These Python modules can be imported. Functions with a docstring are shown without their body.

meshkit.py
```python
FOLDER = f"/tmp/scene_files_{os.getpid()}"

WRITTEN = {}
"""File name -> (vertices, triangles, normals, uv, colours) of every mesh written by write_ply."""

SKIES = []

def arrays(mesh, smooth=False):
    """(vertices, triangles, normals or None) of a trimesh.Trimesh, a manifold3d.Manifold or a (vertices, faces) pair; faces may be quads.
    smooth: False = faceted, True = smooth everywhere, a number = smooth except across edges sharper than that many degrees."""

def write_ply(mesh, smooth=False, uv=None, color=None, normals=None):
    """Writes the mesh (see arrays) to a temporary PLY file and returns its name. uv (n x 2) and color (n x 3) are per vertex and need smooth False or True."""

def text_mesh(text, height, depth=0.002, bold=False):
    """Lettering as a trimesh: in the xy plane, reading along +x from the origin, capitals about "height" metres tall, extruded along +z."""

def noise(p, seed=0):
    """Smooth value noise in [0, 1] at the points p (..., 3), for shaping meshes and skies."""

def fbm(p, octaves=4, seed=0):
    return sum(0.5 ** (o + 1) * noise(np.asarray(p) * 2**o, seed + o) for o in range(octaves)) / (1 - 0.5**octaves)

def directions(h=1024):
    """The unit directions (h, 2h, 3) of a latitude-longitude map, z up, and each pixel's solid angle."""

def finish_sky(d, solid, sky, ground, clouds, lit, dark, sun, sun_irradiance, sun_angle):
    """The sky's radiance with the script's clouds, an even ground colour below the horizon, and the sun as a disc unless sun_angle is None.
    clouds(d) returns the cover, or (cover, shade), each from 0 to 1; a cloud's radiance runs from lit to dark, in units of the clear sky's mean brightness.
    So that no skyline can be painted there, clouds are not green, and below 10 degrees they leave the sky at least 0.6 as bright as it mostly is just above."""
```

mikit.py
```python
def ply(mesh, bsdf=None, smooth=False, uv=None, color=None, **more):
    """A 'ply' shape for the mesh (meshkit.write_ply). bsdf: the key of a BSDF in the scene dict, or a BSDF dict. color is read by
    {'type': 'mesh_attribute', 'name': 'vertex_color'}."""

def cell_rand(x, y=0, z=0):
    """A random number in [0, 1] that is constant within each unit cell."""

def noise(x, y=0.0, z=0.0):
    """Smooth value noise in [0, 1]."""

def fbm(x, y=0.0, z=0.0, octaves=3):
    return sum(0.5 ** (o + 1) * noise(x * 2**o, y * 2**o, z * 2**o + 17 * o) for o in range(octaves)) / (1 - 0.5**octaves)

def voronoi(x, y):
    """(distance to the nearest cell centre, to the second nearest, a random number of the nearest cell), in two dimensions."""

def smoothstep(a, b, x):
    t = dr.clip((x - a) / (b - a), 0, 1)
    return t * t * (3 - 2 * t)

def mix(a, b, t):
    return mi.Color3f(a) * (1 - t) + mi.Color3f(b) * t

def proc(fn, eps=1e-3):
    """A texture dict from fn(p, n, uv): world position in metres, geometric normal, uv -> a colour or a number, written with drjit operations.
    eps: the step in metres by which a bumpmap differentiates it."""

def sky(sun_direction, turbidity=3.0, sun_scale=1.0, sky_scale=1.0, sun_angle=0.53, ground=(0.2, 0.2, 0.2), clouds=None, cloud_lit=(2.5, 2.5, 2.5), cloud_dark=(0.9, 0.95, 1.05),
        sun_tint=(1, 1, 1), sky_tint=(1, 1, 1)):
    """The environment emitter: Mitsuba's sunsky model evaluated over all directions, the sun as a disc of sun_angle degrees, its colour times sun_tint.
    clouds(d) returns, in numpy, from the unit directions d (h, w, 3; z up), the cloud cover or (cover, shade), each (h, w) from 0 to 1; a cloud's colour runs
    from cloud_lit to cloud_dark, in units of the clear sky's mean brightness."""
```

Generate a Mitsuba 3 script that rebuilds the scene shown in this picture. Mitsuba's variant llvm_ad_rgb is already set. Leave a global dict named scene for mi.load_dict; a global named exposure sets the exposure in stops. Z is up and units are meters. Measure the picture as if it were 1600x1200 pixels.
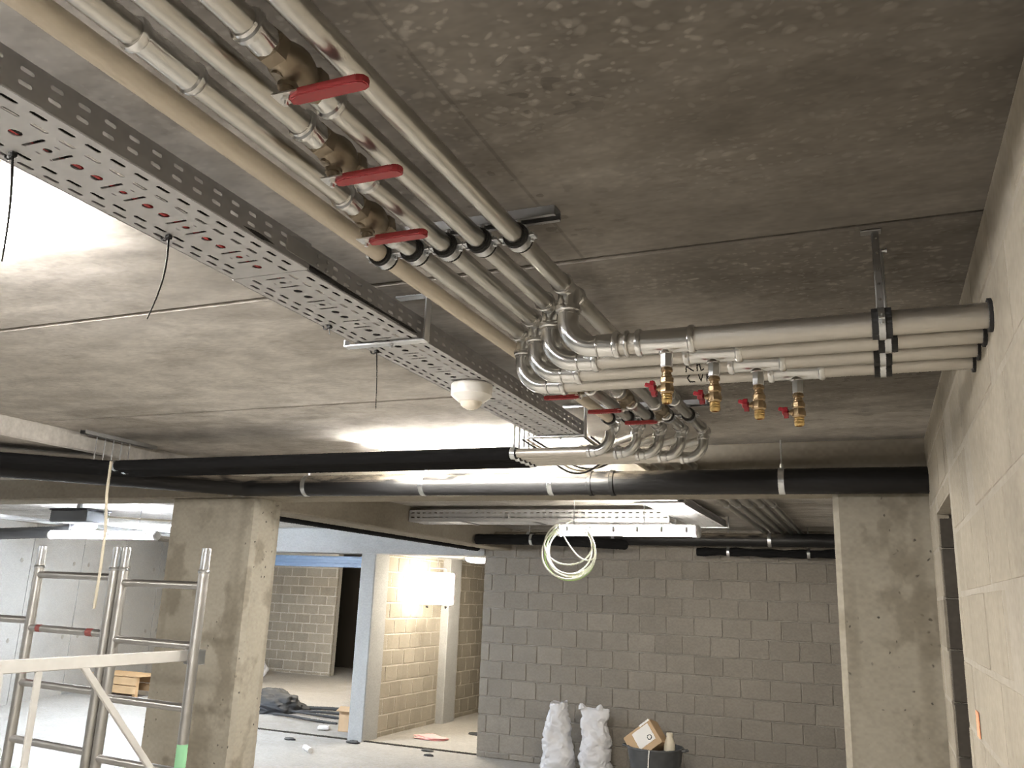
import math, random
import numpy as np
import trimesh
import mitsuba as mi
import mikit, meshkit
import drjit as dr
import shapely.geometry as sg
from shapely import affinity
from shapely.ops import unary_union

T = mi.ScalarTransform4f
scene, labels = {"type": "scene"}, {}
rng = np.random.default_rng(7)
random.seed(7)
H = 1.8                      # camera height above the floor; the code below uses z relative to the camera

# ------------------------------------------------------------------ camera, exposure
RIGHT = np.array([0.92186895, 0.38556325, 0.03871196])
DOWN = np.array([-0.05947772, 0.23950753, -0.96907097])
FWD = np.array([-0.38290996, 0.89105394, 0.24372698])
F = 1324.13
scene["camera"] = {"type": "perspective", "fov": math.degrees(2 * math.atan(800 / F)), "fov_axis": "x", "near_clip": 0.02, "far_clip": 200.0,
                   "to_world": T().look_at(origin=[0, 0, H], target=[*(np.array([0, 0, H]) + FWD)], up=[*(-DOWN)])}
exposure = 1.53
WARM = np.array([1.0, 0.90, 0.74])
NEUTRAL = np.array([1.0, 0.95, 0.86])
COOL = np.array([0.80, 0.90, 1.03])
LAMP = dict(near=62.0, near2=128.0, behind=3.0, bundle=85.0, far=58.0, cool=210.0, left=44.0, leftfar=150.0, flood=26.0, round=55.0, back=150.0)


# ------------------------------------------------------------------ helpers
def rgb(*c):
    return {"type": "rgb", "value": list(c)}


def numbered(name):
    if name not in used:
        used[name] = 0
        return name
    used[name] += 1
    return f"{name}_{used[name]:03d}"


used = {}


def cat(ms):
    ms = [m for m in ms if m is not None]
    return ms[0] if len(ms) == 1 else trimesh.util.concatenate(ms)


def put(key, mesh, bsdf, smooth=32, to_world=None, **more):
    """one entry of the scene; mesh in camera-relative height"""
    if isinstance(mesh, list):
        mesh = cat(mesh)
    mesh = mesh.copy()
    mesh.apply_translation([0, 0, H])
    scene[key] = mikit.ply(mesh, bsdf, smooth=smooth, **more)
    return key


def part(parent, name, mesh, bsdf, smooth=32, label=None, stuff=False, **more):
    key = numbered(f"{parent}__{name}")
    put(key, mesh, bsdf, smooth, **more)
    if label or stuff:
        labels[key] = {}
        if label:
            labels[key]["label"] = label
        if stuff:
            labels[key]["kind"] = "stuff"
    return key


def thing(name, label, category, group=None):
    key = numbered(name)
    labels[key] = {"label": label, "category": category}
    if group:
        labels[key]["group"] = group
    return key


def solid(name, mesh, bsdf, label, category, group=None, smooth=32, **more):
    key = thing(name, label, category, group)
    return put(key, mesh, bsdf, smooth, **more)


def struct(name, mesh, bsdf, smooth=False, label=None):
    key = numbered(name)
    put(key, mesh, bsdf, smooth)
    labels[key] = {"kind": "structure"}
    if label:
        labels[key]["label"] = label
    return key


def structure_root(name, label=None):
    key = numbered(name)
    labels[key] = {"kind": "structure"}
    if label:
        labels[key]["label"] = label
    return key


def box(x0, x1, y0, y1, z0, z1, c=0.0):
    x0, x1 = sorted((x0, x1)); y0, y1 = sorted((y0, y1)); z0, z1 = sorted((z0, z1))
    if c <= 0:
        m = trimesh.creation.box(extents=[x1 - x0, y1 - y0, z1 - z0])
        m.apply_translation([(x0 + x1) / 2, (y0 + y1) / 2, (z0 + z1) / 2])
        return m
    c = min(c, 0.45 * min(x1 - x0, y1 - y0, z1 - z0))
    pts = []
    for x, sx in ((x0, 1), (x1, -1)):
        for y, sy in ((y0, 1), (y1, -1)):
            for z, sz in ((z0, 1), (z1, -1)):
                pts += [[x + c * sx, y + c * sy, z], [x + c * sx, y, z + c * sz], [x, y + c * sy, z + c * sz]]
    return trimesh.convex.convex_hull(np.array(pts))


def obox(center, size, rot=None, c=0.0):
    s = np.array(size) / 2
    m = box(-s[0], s[0], -s[1], s[1], -s[2], s[2], c)
    if rot is not None:
        M = np.eye(4); M[:3, :3] = rot
        m.apply_transform(M)
    m.apply_translation(center)
    return m


def rot(axis, deg):
    return trimesh.transformations.rotation_matrix(math.radians(deg), axis)[:3, :3]


def frames(p):
    p = np.asarray(p, float)
    t = np.zeros_like(p)
    d = np.diff(p, axis=0)
    ln = np.linalg.norm(d, axis=1)
    for i in range(len(d)):
        if ln[i] < 1e-9:
            d[i] = d[i - 1] if i else d[i + 1]
        d[i] /= np.linalg.norm(d[i])
    t[0], t[-1] = d[0], d[-1]
    t[1:-1] = d[:-1] + d[1:]
    t /= np.linalg.norm(t, axis=1, keepdims=True)
    a = np.cross(t[0], [0, 0, 1.0])
    if np.linalg.norm(a) < 1e-3:
        a = np.cross(t[0], [1.0, 0, 0])
    a /= np.linalg.norm(a)
    A = [a]
    for i in range(1, len(p)):
        a = A[-1] - t[i] * (A[-1] @ t[i])
        A.append(a / np.linalg.norm(a))
    A = np.array(A)
    return t, A, np.cross(t, A)


def sweep(path, r, n=18, caps=True, phase=0.0):
    """tube along a polyline with one radius or a radius per point"""
    p = np.asarray(path, float)
    _, A, B = frames(p)
    r = np.broadcast_to(r, (len(p),))
    ang = phase + np.arange(n) * 2 * np.pi / n
    v = p[:, None] + r[:, None, None] * (np.cos(ang)[None, :, None] * A[:, None] + np.sin(ang)[None, :, None] * B[:, None])
    i, j = np.meshgrid(np.arange(len(p) - 1), np.arange(n), indexing="ij")
    q = np.stack([i * n + j, i * n + (j + 1) % n, (i + 1) * n + (j + 1) % n, (i + 1) * n + j], -1).reshape(-1, 4)
    f = np.vstack([q[:, [0, 1, 2]], q[:, [0, 2, 3]]])
    v = v.reshape(-1, 3)
    if caps:
        k = len(v)
        v = np.vstack([v, p[0], p[-1]])
        a = np.arange(n); b = (a + 1) % n; L = (len(p) - 1) * n
        f = np.vstack([f, np.stack([np.full(n, k), b, a], 1), np.stack([np.full(n, k + 1), L + a, L + b], 1)])
    return trimesh.Trimesh(v, f, process=False)


def turn(p0, axis, prof, n=20, phase=0.0):
    """solid of revolution: prof = [(distance along axis, radius), ...]"""
    p0, axis = np.asarray(p0, float), np.asarray(axis, float) / np.linalg.norm(axis)
    a = np.cross(axis, [0, 0, 1.0])
    if np.linalg.norm(a) < 1e-3:
        a = np.cross(axis, [1.0, 0, 0])
    a /= np.linalg.norm(a); b = np.cross(axis, a)
    ang = phase + np.arange(n) * 2 * np.pi / n
    s = np.array([q[0] for q in prof]); r = np.array([max(q[1], 1e-5) for q in prof])
    ring = np.cos(ang)[:, None] * a + np.sin(ang)[:, None] * b
    v = p0 + s[:, None, None] * axis + r[:, None, None] * ring[None]
    m = len(s)
    i, j = np.meshgrid(np.arange(m - 1), np.arange(n), indexing="ij")
    q = np.stack([i * n + j, i * n + (j + 1) % n, (i + 1) * n + (j + 1) % n, (i + 1) * n + j], -1).reshape(-1, 4)
    f = np.vstack([q[:, [0, 1, 2]], q[:, [0, 2, 3]]])
    v = v.reshape(-1, 3); k = len(v)
    v = np.vstack([v, p0 + s[0] * axis, p0 + s[-1] * axis])
    x = np.arange(n); y = (x + 1) % n; L = (m - 1) * n
    f = np.vstack([f, np.stack([np.full(n, k), y, x], 1), np.stack([np.full(n, k + 1), L + x, L + y], 1)])
    return trimesh.Trimesh(v, f, process=False)


def fillet(pts, rad, seg=8):
    """polyline with its corners rounded"""
    pts = [np.asarray(p, float) for p in pts]
    out = [pts[0]]
    for i in range(1, len(pts) - 1):
        a, b, c = pts[i - 1], pts[i], pts[i + 1]
        u, w = (a - b) / np.linalg.norm(a - b), (c - b) / np.linalg.norm(c - b)
        ang = math.acos(np.clip(u @ w, -1, 1))
        d = min(rad / math.tan(ang / 2), 0.49 * np.linalg.norm(a - b) if i > 1 else 0.98 * np.linalg.norm(a - b), 0.49 * np.linalg.norm(c - b) if i < len(pts) - 2 else 0.98 * np.linalg.norm(c - b))
        r = d * math.tan(ang / 2)
        bis = (u + w) / np.linalg.norm(u + w)
        o = b + bis * (r / math.sin(ang / 2))
        p, q = b + u * d - o, b + w * d - o
        th = math.acos(np.clip(p @ q / (r * r), -1, 1))
        for k in range(seg + 1):
            t = k / seg
            out.append(o + (math.sin((1 - t) * th) * p + math.sin(t * th) * q) / math.sin(th))
    out.append(pts[-1])
    return np.array(out)


def torus(c, axis, R, r, n=24, m=8, flat=1.0):
    """ring with an elliptical section (r across, r*flat along the axis)"""
    axis = np.asarray(axis, float) / np.linalg.norm(axis)
    th = np.arange(m + 1) * 2 * np.pi / m
    prof = [(r * flat * math.sin(t), R + r * math.cos(t)) for t in th]
    a = turn(c, axis, prof, n)
    return trimesh.Trimesh(a.vertices[:-2], a.faces[:-2 * n], process=False)


def band(c, axis, R0, R1, w, n=26):
    """flat ring (pipe-clamp band): inner radius R0, outer R1, width w"""
    prof = [(-w / 2, R0), (-w / 2, R1), (w / 2, R1), (w / 2, R0), (-w / 2, R0)]
    a = turn(c, axis, prof, n)
    return trimesh.Trimesh(a.vertices[:-2], a.faces[:-2 * n], process=False)


def extrude(poly, h):
    return trimesh.creation.extrude_polygon(poly, h, engine="earcut")


def slot(cx, cy, L, w, ang=0.0, n=4):
    p = sg.LineString([(-max(L - w, 1e-6) / 2, 0), (max(L - w, 1e-6) / 2, 0)]).buffer(w / 2, quad_segs=n)
    return affinity.translate(affinity.rotate(p, ang, origin=(0, 0)), cx, cy)


# ------------------------------------------------------------------ materials
def concrete(base, dark, light, sx=1.0, sy=1.0, sz=1.0, flakes=0.0, stain=0.5, pits=0.0, streak=0.0, seed=0.0):
    base, dark, light = ([0.72 * float(v) for v in c] for c in (base, dark, light))
    shade_stain, bright, dirt, pit = [v * 0.58 for v in dark], [v * 1.25 for v in light], [v * 0.62 for v in dark], [v * 0.25 for v in dark]

    def fn(p, n, uv):
        x, y, z = p.x * sx + seed, p.y * sy, p.z * sz
        big = mikit.fbm(x * 1.1, y * 1.4, z * 1.2, 4)
        mid = mikit.fbm(x * 5 + 11, y * 7, z * 5, 4)
        fine = mikit.fbm(x * 60, y * 60, z * 60, 2)
        c = mikit.mix(base, dark, mikit.smoothstep(0.46, 0.78, big * 0.55 + mid * 0.45) * stain)
        c = mikit.mix(c, light, mikit.smoothstep(0.52, 0.8, mid) * 0.35)
        if streak:
            st = mikit.fbm(p.x * 9 + p.y * 9, p.y * 1.0, p.z * 0.6, 3)
            c = mikit.mix(c, dark, mikit.smoothstep(0.52, 0.75, st) * streak)
        if flakes:
            wx = p.x + 0.018 * (mikit.noise(p.x * 30, p.y * 30) - 0.5)
            wy = p.y + 0.018 * (mikit.noise(p.x * 30 + 40, p.y * 30) - 0.5)
            grime_shade = mikit.smoothstep(-1.15, -0.4, p.x + 1.0 * (mikit.fbm(p.x * 1.2 + 60, p.y * 1.5, 7.0, 3) - 0.5)) * mikit.smoothstep(-4.2, -3.2, -p.y)  # stains plus painted shade: darkens the slabs to the right of the pipes
            c = mikit.mix(c, shade_stain, 0.74 * grime_shade)
            patch = mikit.smoothstep(0.30, 0.78, mikit.fbm(p.x * 1.3 + 3, p.y * 3.0 + 5, 1.0, 3))
            a, _, w = mikit.voronoi(wx * 31, wy * 40)
            f = mikit.smoothstep(0.42, 0.14, a + 0.35 * (mikit.noise(wx * 90, wy * 90) - 0.5)) * mikit.smoothstep(0.52, 0.80, w) * patch
            a2, _, w2 = mikit.voronoi(wx * 58 + 7, wy * 74)
            f2 = mikit.smoothstep(0.40, 0.15, a2) * mikit.smoothstep(0.6, 0.9, w2) * (0.15 + patch)
            f, f2 = f * (0.3 + 0.7 * grime_shade), f2 * (0.3 + 0.7 * grime_shade)
            c = mikit.mix(c, bright, dr.clip(0.62 * f + 0.5 * f2, 0, 1) * flakes * (1 - 0.45 * grime_shade))
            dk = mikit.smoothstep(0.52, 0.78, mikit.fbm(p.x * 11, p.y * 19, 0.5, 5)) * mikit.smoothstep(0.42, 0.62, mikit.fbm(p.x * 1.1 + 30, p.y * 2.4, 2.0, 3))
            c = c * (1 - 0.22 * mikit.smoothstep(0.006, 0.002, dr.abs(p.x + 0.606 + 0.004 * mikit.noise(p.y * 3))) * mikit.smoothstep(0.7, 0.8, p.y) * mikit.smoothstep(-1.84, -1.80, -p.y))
            c = mikit.mix(c, dirt, dk * (0.35 + 0.65 * grime_shade) * flakes)
            sp = mikit.smoothstep(0.70, 0.78, mikit.fbm(p.x * 34, p.y * 44, 3.0, 2)) * mikit.smoothstep(0.45, 0.6, mikit.fbm(p.x * 2.1 + 9, p.y * 2.6, 4.0, 2))
            c = mikit.mix(c, pit, sp * (0.15 + 0.5 * grime_shade) * flakes)
            c = c * (0.76 + 0.48 * mikit.fbm(p.x * 9 + 50, p.y * 13, 6.0, 5))
        if pits:
            u, v = p.x + p.y, p.z
            u = u + 0.02 * (mikit.noise(u * 40, v * 40) - 0.5)
            grp = mikit.smoothstep(0.42, 0.62, mikit.fbm(u * 2.2 + 7, v * 2.0, 1.0, 3))
            a, _, w = mikit.voronoi(u * 24, v * 20)
            c = mikit.mix(c, pit, mikit.smoothstep(0.24, 0.08, a + 0.22 * (1 - grp) + 0.10 * mikit.noise(u * 150, v * 150)) * mikit.smoothstep(0.72, 0.9, w) * pits)
            c = mikit.mix(c, dark, mikit.smoothstep(0.55, 0.72, mikit.fbm(u * 6, v * 4 + 3, 2.0, 5)) * 0.75)
        return c * (0.88 + 0.24 * fine)
    return fn


def bumpy(inner, fn, scale, eps=2e-3):
    return {"type": "bumpmap", "arbitrary": {**mikit.proc(fn, eps)}, "scale": scale, "bsdf": inner}


def matte(tex):
    return {"type": "twosided", "bsdf": {"type": "diffuse", "reflectance": tex}}


def metal(c, rough, spec=0.5, metallic=1.0, **more):
    return {"type": "twosided", "bsdf": {"type": "principled", "base_color": c if isinstance(c, dict) else rgb(*c), "metallic": metallic, "roughness": rough, "specular": spec, **more}}


def plastic(c, rough=0.45, spec=0.5):
    return {"type": "twosided", "bsdf": {"type": "principled", "base_color": c if isinstance(c, dict) else rgb(*c), "roughness": rough, "specular": spec}}


def galv(a, b, scale=40.0, stretch=(1, 1, 1)):
    def fn(p, n, uv):
        q = mikit.fbm(p.x * scale * stretch[0], p.y * scale * stretch[1], p.z * scale * stretch[2], 3)
        r = mikit.fbm(p.x * 3.1 + 5, p.y * 3.1, p.z * 3.1, 2)
        return mikit.mix(a, b, dr.clip(q * 0.65 + r * 0.5 - 0.1, 0, 1))
    return mikit.proc(fn)


M = {}
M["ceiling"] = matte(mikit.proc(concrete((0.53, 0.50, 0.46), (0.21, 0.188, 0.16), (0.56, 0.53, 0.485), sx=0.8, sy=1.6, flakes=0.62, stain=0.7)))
M["beam"] = matte(mikit.proc(concrete((0.37, 0.335, 0.28), (0.24, 0.21, 0.165), (0.48, 0.45, 0.39), stain=0.6, seed=9)))
M["column"] = matte(mikit.proc(concrete((0.41, 0.378, 0.315), (0.25, 0.222, 0.175), (0.50, 0.47, 0.405), stain=0.7, pits=0.95, streak=0.55, seed=3)))
M["pale_wall"] = matte(mikit.proc(concrete((0.50, 0.485, 0.455), (0.38, 0.365, 0.335), (0.58, 0.565, 0.53), stain=0.5, seed=21)))
M["post"] = matte(mikit.proc(concrete((0.50, 0.50, 0.49), (0.38, 0.375, 0.36), (0.58, 0.57, 0.55), stain=0.4, seed=33)))
M["floor"] = matte(mikit.proc(concrete((0.47, 0.445, 0.405), (0.33, 0.305, 0.27), (0.56, 0.54, 0.50), sx=0.7, sy=0.7, stain=0.6, seed=14)))
M["lip"] = matte(rgb(0.05, 0.045, 0.038))
for i, k in enumerate((0.95, 1.0, 1.06, 0.98)):
    b = np.array((0.335, 0.305, 0.265)) * k
    M[f"block_grey_{i}"] = matte(mikit.proc(concrete(b, b * 0.72, b * 1.2, stain=0.4, seed=40 + 7 * i)))
    b = np.array((0.40, 0.36, 0.295)) * k
    M[f"block_warm_{i}"] = matte(mikit.proc(concrete(b * 1.1, b * 0.72, b * 1.38, stain=0.6, streak=0.3, seed=80 + 7 * i)))
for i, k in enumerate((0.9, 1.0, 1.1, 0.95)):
    b = np.array((0.115, 0.103, 0.088)) * k  # dark albedo paints in the shade of the opening's jamb
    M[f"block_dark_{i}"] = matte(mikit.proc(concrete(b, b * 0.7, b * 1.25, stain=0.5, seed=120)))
M["mortar_grey"] = matte(mikit.proc(concrete((0.37, 0.345, 0.305), (0.27, 0.25, 0.22), (0.43, 0.41, 0.37))))
M["mortar_pale"] = matte(mikit.proc(concrete((0.66, 0.615, 0.53), (0.52, 0.48, 0.40), (0.74, 0.70, 0.62))))
M["mortar_warm"] = matte(mikit.proc(concrete((0.47, 0.43, 0.365), (0.36, 0.32, 0.26), (0.55, 0.51, 0.44), stain=0.9)))
M["steel_pipe"] = metal(galv((0.66, 0.645, 0.61), (0.50, 0.485, 0.455), 30, (1, .15, 1)), 0.25)
M["branch_pipe"] = metal(galv((0.60, 0.575, 0.53), (0.48, 0.455, 0.415), 26, (.15, 1, 1)), 0.42)
M["fitting"] = metal(galv((0.74, 0.74, 0.73), (0.58, 0.58, 0.57), 22), 0.15)
M["zinc"] = metal((0.66, 0.68, 0.70), 0.25)
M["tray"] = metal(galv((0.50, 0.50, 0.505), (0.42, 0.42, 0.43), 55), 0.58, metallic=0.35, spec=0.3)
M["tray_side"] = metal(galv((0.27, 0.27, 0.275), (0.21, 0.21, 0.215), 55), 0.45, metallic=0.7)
M["strut"] = metal(galv((0.36, 0.36, 0.36), (0.25, 0.25, 0.25), 30), 0.42)
M["aluminium"] = metal(galv((0.58, 0.57, 0.555), (0.40, 0.385, 0.365), 16), 0.36)
M["dull_aluminium"] = metal(galv((0.50, 0.49, 0.465), (0.38, 0.365, 0.335), 16), 0.6, metallic=0.25, spec=0.3)
M["brass"] = metal(galv((0.44, 0.33, 0.20), (0.27, 0.195, 0.12), 90), 0.3)
M["bright_brass"] = metal((0.74, 0.52, 0.22), 0.24)
M["old_brass"] = metal(galv((0.33, 0.28, 0.21), (0.18, 0.145, 0.105), 60), 0.42, metallic=0.9)
M["chrome"] = metal((0.80, 0.80, 0.79), 0.1)
M["red_grip"] = plastic((0.25, 0.022, 0.024), 0.5)
M["red_handle"] = plastic((0.21, 0.009, 0.016), 0.35)
M["tan_pipe"] = plastic((0.52, 0.46, 0.375), 0.42)
M["rubber"] = plastic((0.012, 0.012, 0.012), 0.75)
M["foam"] = plastic((0.007, 0.007, 0.0075), 0.9, 0.15)
def dusty(p, n, uv):
    d = mikit.smoothstep(-0.75, -1.15, p.x) * mikit.smoothstep(0.05, 0.85, n.z) * mikit.smoothstep(0.30, 0.62, mikit.fbm(p.x * 9, p.y * 9, p.z * 24, 4))
    return mikit.mix((0.008, 0.008, 0.0085), (0.21, 0.18, 0.14), 0.85 * d)
M["black_pipe"] = plastic(mikit.proc(dusty), 0.42, 0.25)
M["black_plastic"] = plastic((0.009, 0.009, 0.009), 0.45, 0.2)
M["white_plastic"] = plastic((0.78, 0.76, 0.72), 0.35)
M["lens"] = plastic((0.74, 0.68, 0.58), 0.3)
M["housing"] = plastic((0.52, 0.52, 0.51), 0.5)
M["diffuser"] = plastic((0.9, 0.9, 0.88), 0.4)
M["cable_white"] = plastic((0.80, 0.82, 0.72), 0.45)
M["cable_green"] = plastic((0.42, 0.60, 0.24), 0.45)
M["red_cable"] = plastic((0.35, 0.03, 0.03), 0.5)
M["beige_cable"] = plastic((0.55, 0.50, 0.40), 0.5)
M["sack"] = plastic(galv((0.66, 0.66, 0.68), (0.55, 0.54, 0.55), 14), 0.5)
M["tub"] = plastic(galv((0.022, 0.023, 0.025), (0.10, 0.105, 0.11), 9), 0.5)
M["cardboard"] = matte(galv((0.50, 0.36, 0.23), (0.40, 0.28, 0.17), 10))
M["paper"] = matte(rgb(0.75, 0.73, 0.70))
M["bottle"] = plastic((0.62, 0.56, 0.45), 0.5)
M["wood"] = matte(galv((0.55, 0.38, 0.22), (0.42, 0.28, 0.15), 8))
M["blue_steel"] = plastic((0.12, 0.175, 0.255), 0.4)
M["tarp"] = plastic(galv((0.02, 0.024, 0.032), (0.085, 0.08, 0.07), 9), 0.7, 0.2)
M["pink"] = matte(rgb(0.72, 0.40, 0.37))
M["green_tape"] = plastic((0.20, 0.42, 0.24), 0.6)
M["red_tape"] = plastic((0.20, 0.05, 0.045), 0.6)
M["orange_mark"] = matte(rgb(0.75, 0.36, 0.22))
M["ink"] = plastic((0.01, 0.01, 0.012), 0.5)
M["dark_duct"] = plastic((0.06, 0.06, 0.06), 0.6)
M["pole"] = plastic((0.50, 0.45, 0.35), 0.5)
for k, v in M.items():
    scene["m_" + k] = {**v, "id": "m_" + k}
m = lambda k: "m_" + k

# ------------------------------------------------------------------ the concrete shell
CEIL = 0.8
FLOOR = -1.8
WX = 0.244
# ceiling: precast planks with open joints, bevelled at their edges
ceil = structure_root("ceiling", "grey precast concrete slab ceiling with mottled stains and straight joints")
def plank(x0, x1, y0, y1, z0, z1, c=0.010):
    return box(x0, x1, y0, y1, z0, z1, c)
edges = [-4.2, -3.0, -1.8, -0.6, 0.6, 1.83, 3.075, 4.372]
for a, b in zip(edges[:-1], edges[1:]):
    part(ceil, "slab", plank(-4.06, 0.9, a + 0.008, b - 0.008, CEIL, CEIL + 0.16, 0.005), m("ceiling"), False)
part(ceil, "joint_filler", box(-4.06, 0.9, -4.2, 4.37, CEIL + 0.06, CEIL + 0.15), m("lip"), False)
edges = [4.62, 5.85, 7.05, 8.25, 9.75]
ceil = structure_root("ceiling", "concrete slab ceiling beyond the cross beam")
for a, b in zip(edges[:-1], edges[1:]):
    part(ceil, "slab", plank(-4.06, 1.4, a + 0.008, b - 0.008, CEIL, CEIL + 0.16, 0.005), m("ceiling"), False)
ceil = structure_root("ceiling", "lower concrete slab over the left-hand bay")
for a, b in ((-4.2, -1.2), (-1.2, 1.6), (1.6, 4.372)):
    part(ceil, "slab", plank(-14.5, -4.06, a + 0.004, b - 0.004, 0.70, 0.95, 0.009), m("ceiling"), False)
ceil = structure_root("ceiling", "concrete slab over the bay behind the scaffold")
for a, b in ((4.62, 7.2), (7.2, 9.6), (9.6, 18.5)):
    part(ceil, "slab", plank(-15.5, -4.34, a + 0.008, b - 0.008, CEIL, CEIL + 0.16, 0.005), m("ceiling"), False)
struct("floor", box(-16, 1.4, -4.3, 18.6, FLOOR - 0.2, FLOOR), m("floor"))

# beams
cross_beam = solid("concrete_beam", box(-14.5, 1.2, 4.37, 4.62, 0.55, CEIL + 0.1, 0.012), m("beam"),
                   "long concrete cross beam above both columns, behind the fat black drain pipe", "beam", smooth=False)
solid("concrete_beam", box(-4.34, -4.045, 4.622, 9.62, 0.55, CEIL + 0.1, 0.012), m("beam"),
      "concrete beam running away from the left column towards the block wall", "beam", smooth=False)
solid("concrete_beam", box(-9.2, -4.40, 9.60, 9.90, 0.475, CEIL, 0.01), m("post"),
      "pale grey concrete lintel beam over the blue steel lintel and the lit passage", "beam", smooth=False)
# columns with chamfered edges
def chamfered(x0, x1, y0, y1, z0, z1, c):
    p = sg.Polygon([(x0 + c, y0), (x1 - c, y0), (x1, y0 + c), (x1, y1 - c), (x1 - c, y1), (x0 + c, y1), (x0, y1 - c), (x0, y0 + c)])
    q = extrude(p, z1 - z0); q.apply_translation([0, 0, z0]); return q
solid("concrete_column", chamfered(-4.33, -3.605, 4.372, 4.63, FLOOR, 0.549, 0.028), m("column"),
      "wide concrete column behind the aluminium scaffold", "column", smooth=False)
solid("concrete_column", chamfered(-0.175, 0.30, 4.372, 4.63, FLOOR, 0.549, 0.028), m("column"),
      "concrete column with small air holes beside the right-hand block wall", "column", smooth=False)

# ------------------------------------------------------------------ block walls
def block_set(tone, L, Hh, D, kinds=2):
    out = []
    for t in range(4):
        out.append(mikit.ply(box(-L / 2, L / 2, -D / 2, D / 2, -Hh / 2, Hh / 2, 0.004), m(f"block_{tone}_{t}")))
    return out
PLY = {}
def block(parent, tone, L, center, angle, D=0.05, Hh=0.192):
    """one block: L along the wall, its face turned by angle about z"""
    key = (tone, round(L, 3), D, round(Hh, 3))
    if key not in PLY:
        PLY[key] = block_set(tone, L, Hh, D)
    k = numbered(f"{parent}__block")
    t = PLY[key][int(rng.integers(4))]
    c = np.array(center)
    scene[k] = {**t, "to_world": T().translate([c[0], c[1], c[2] + H]).rotate([0, 0, 1], angle + float(rng.normal() * 0.12)).rotate([0, 1, 0], float(rng.normal() * 0.10))}
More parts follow.
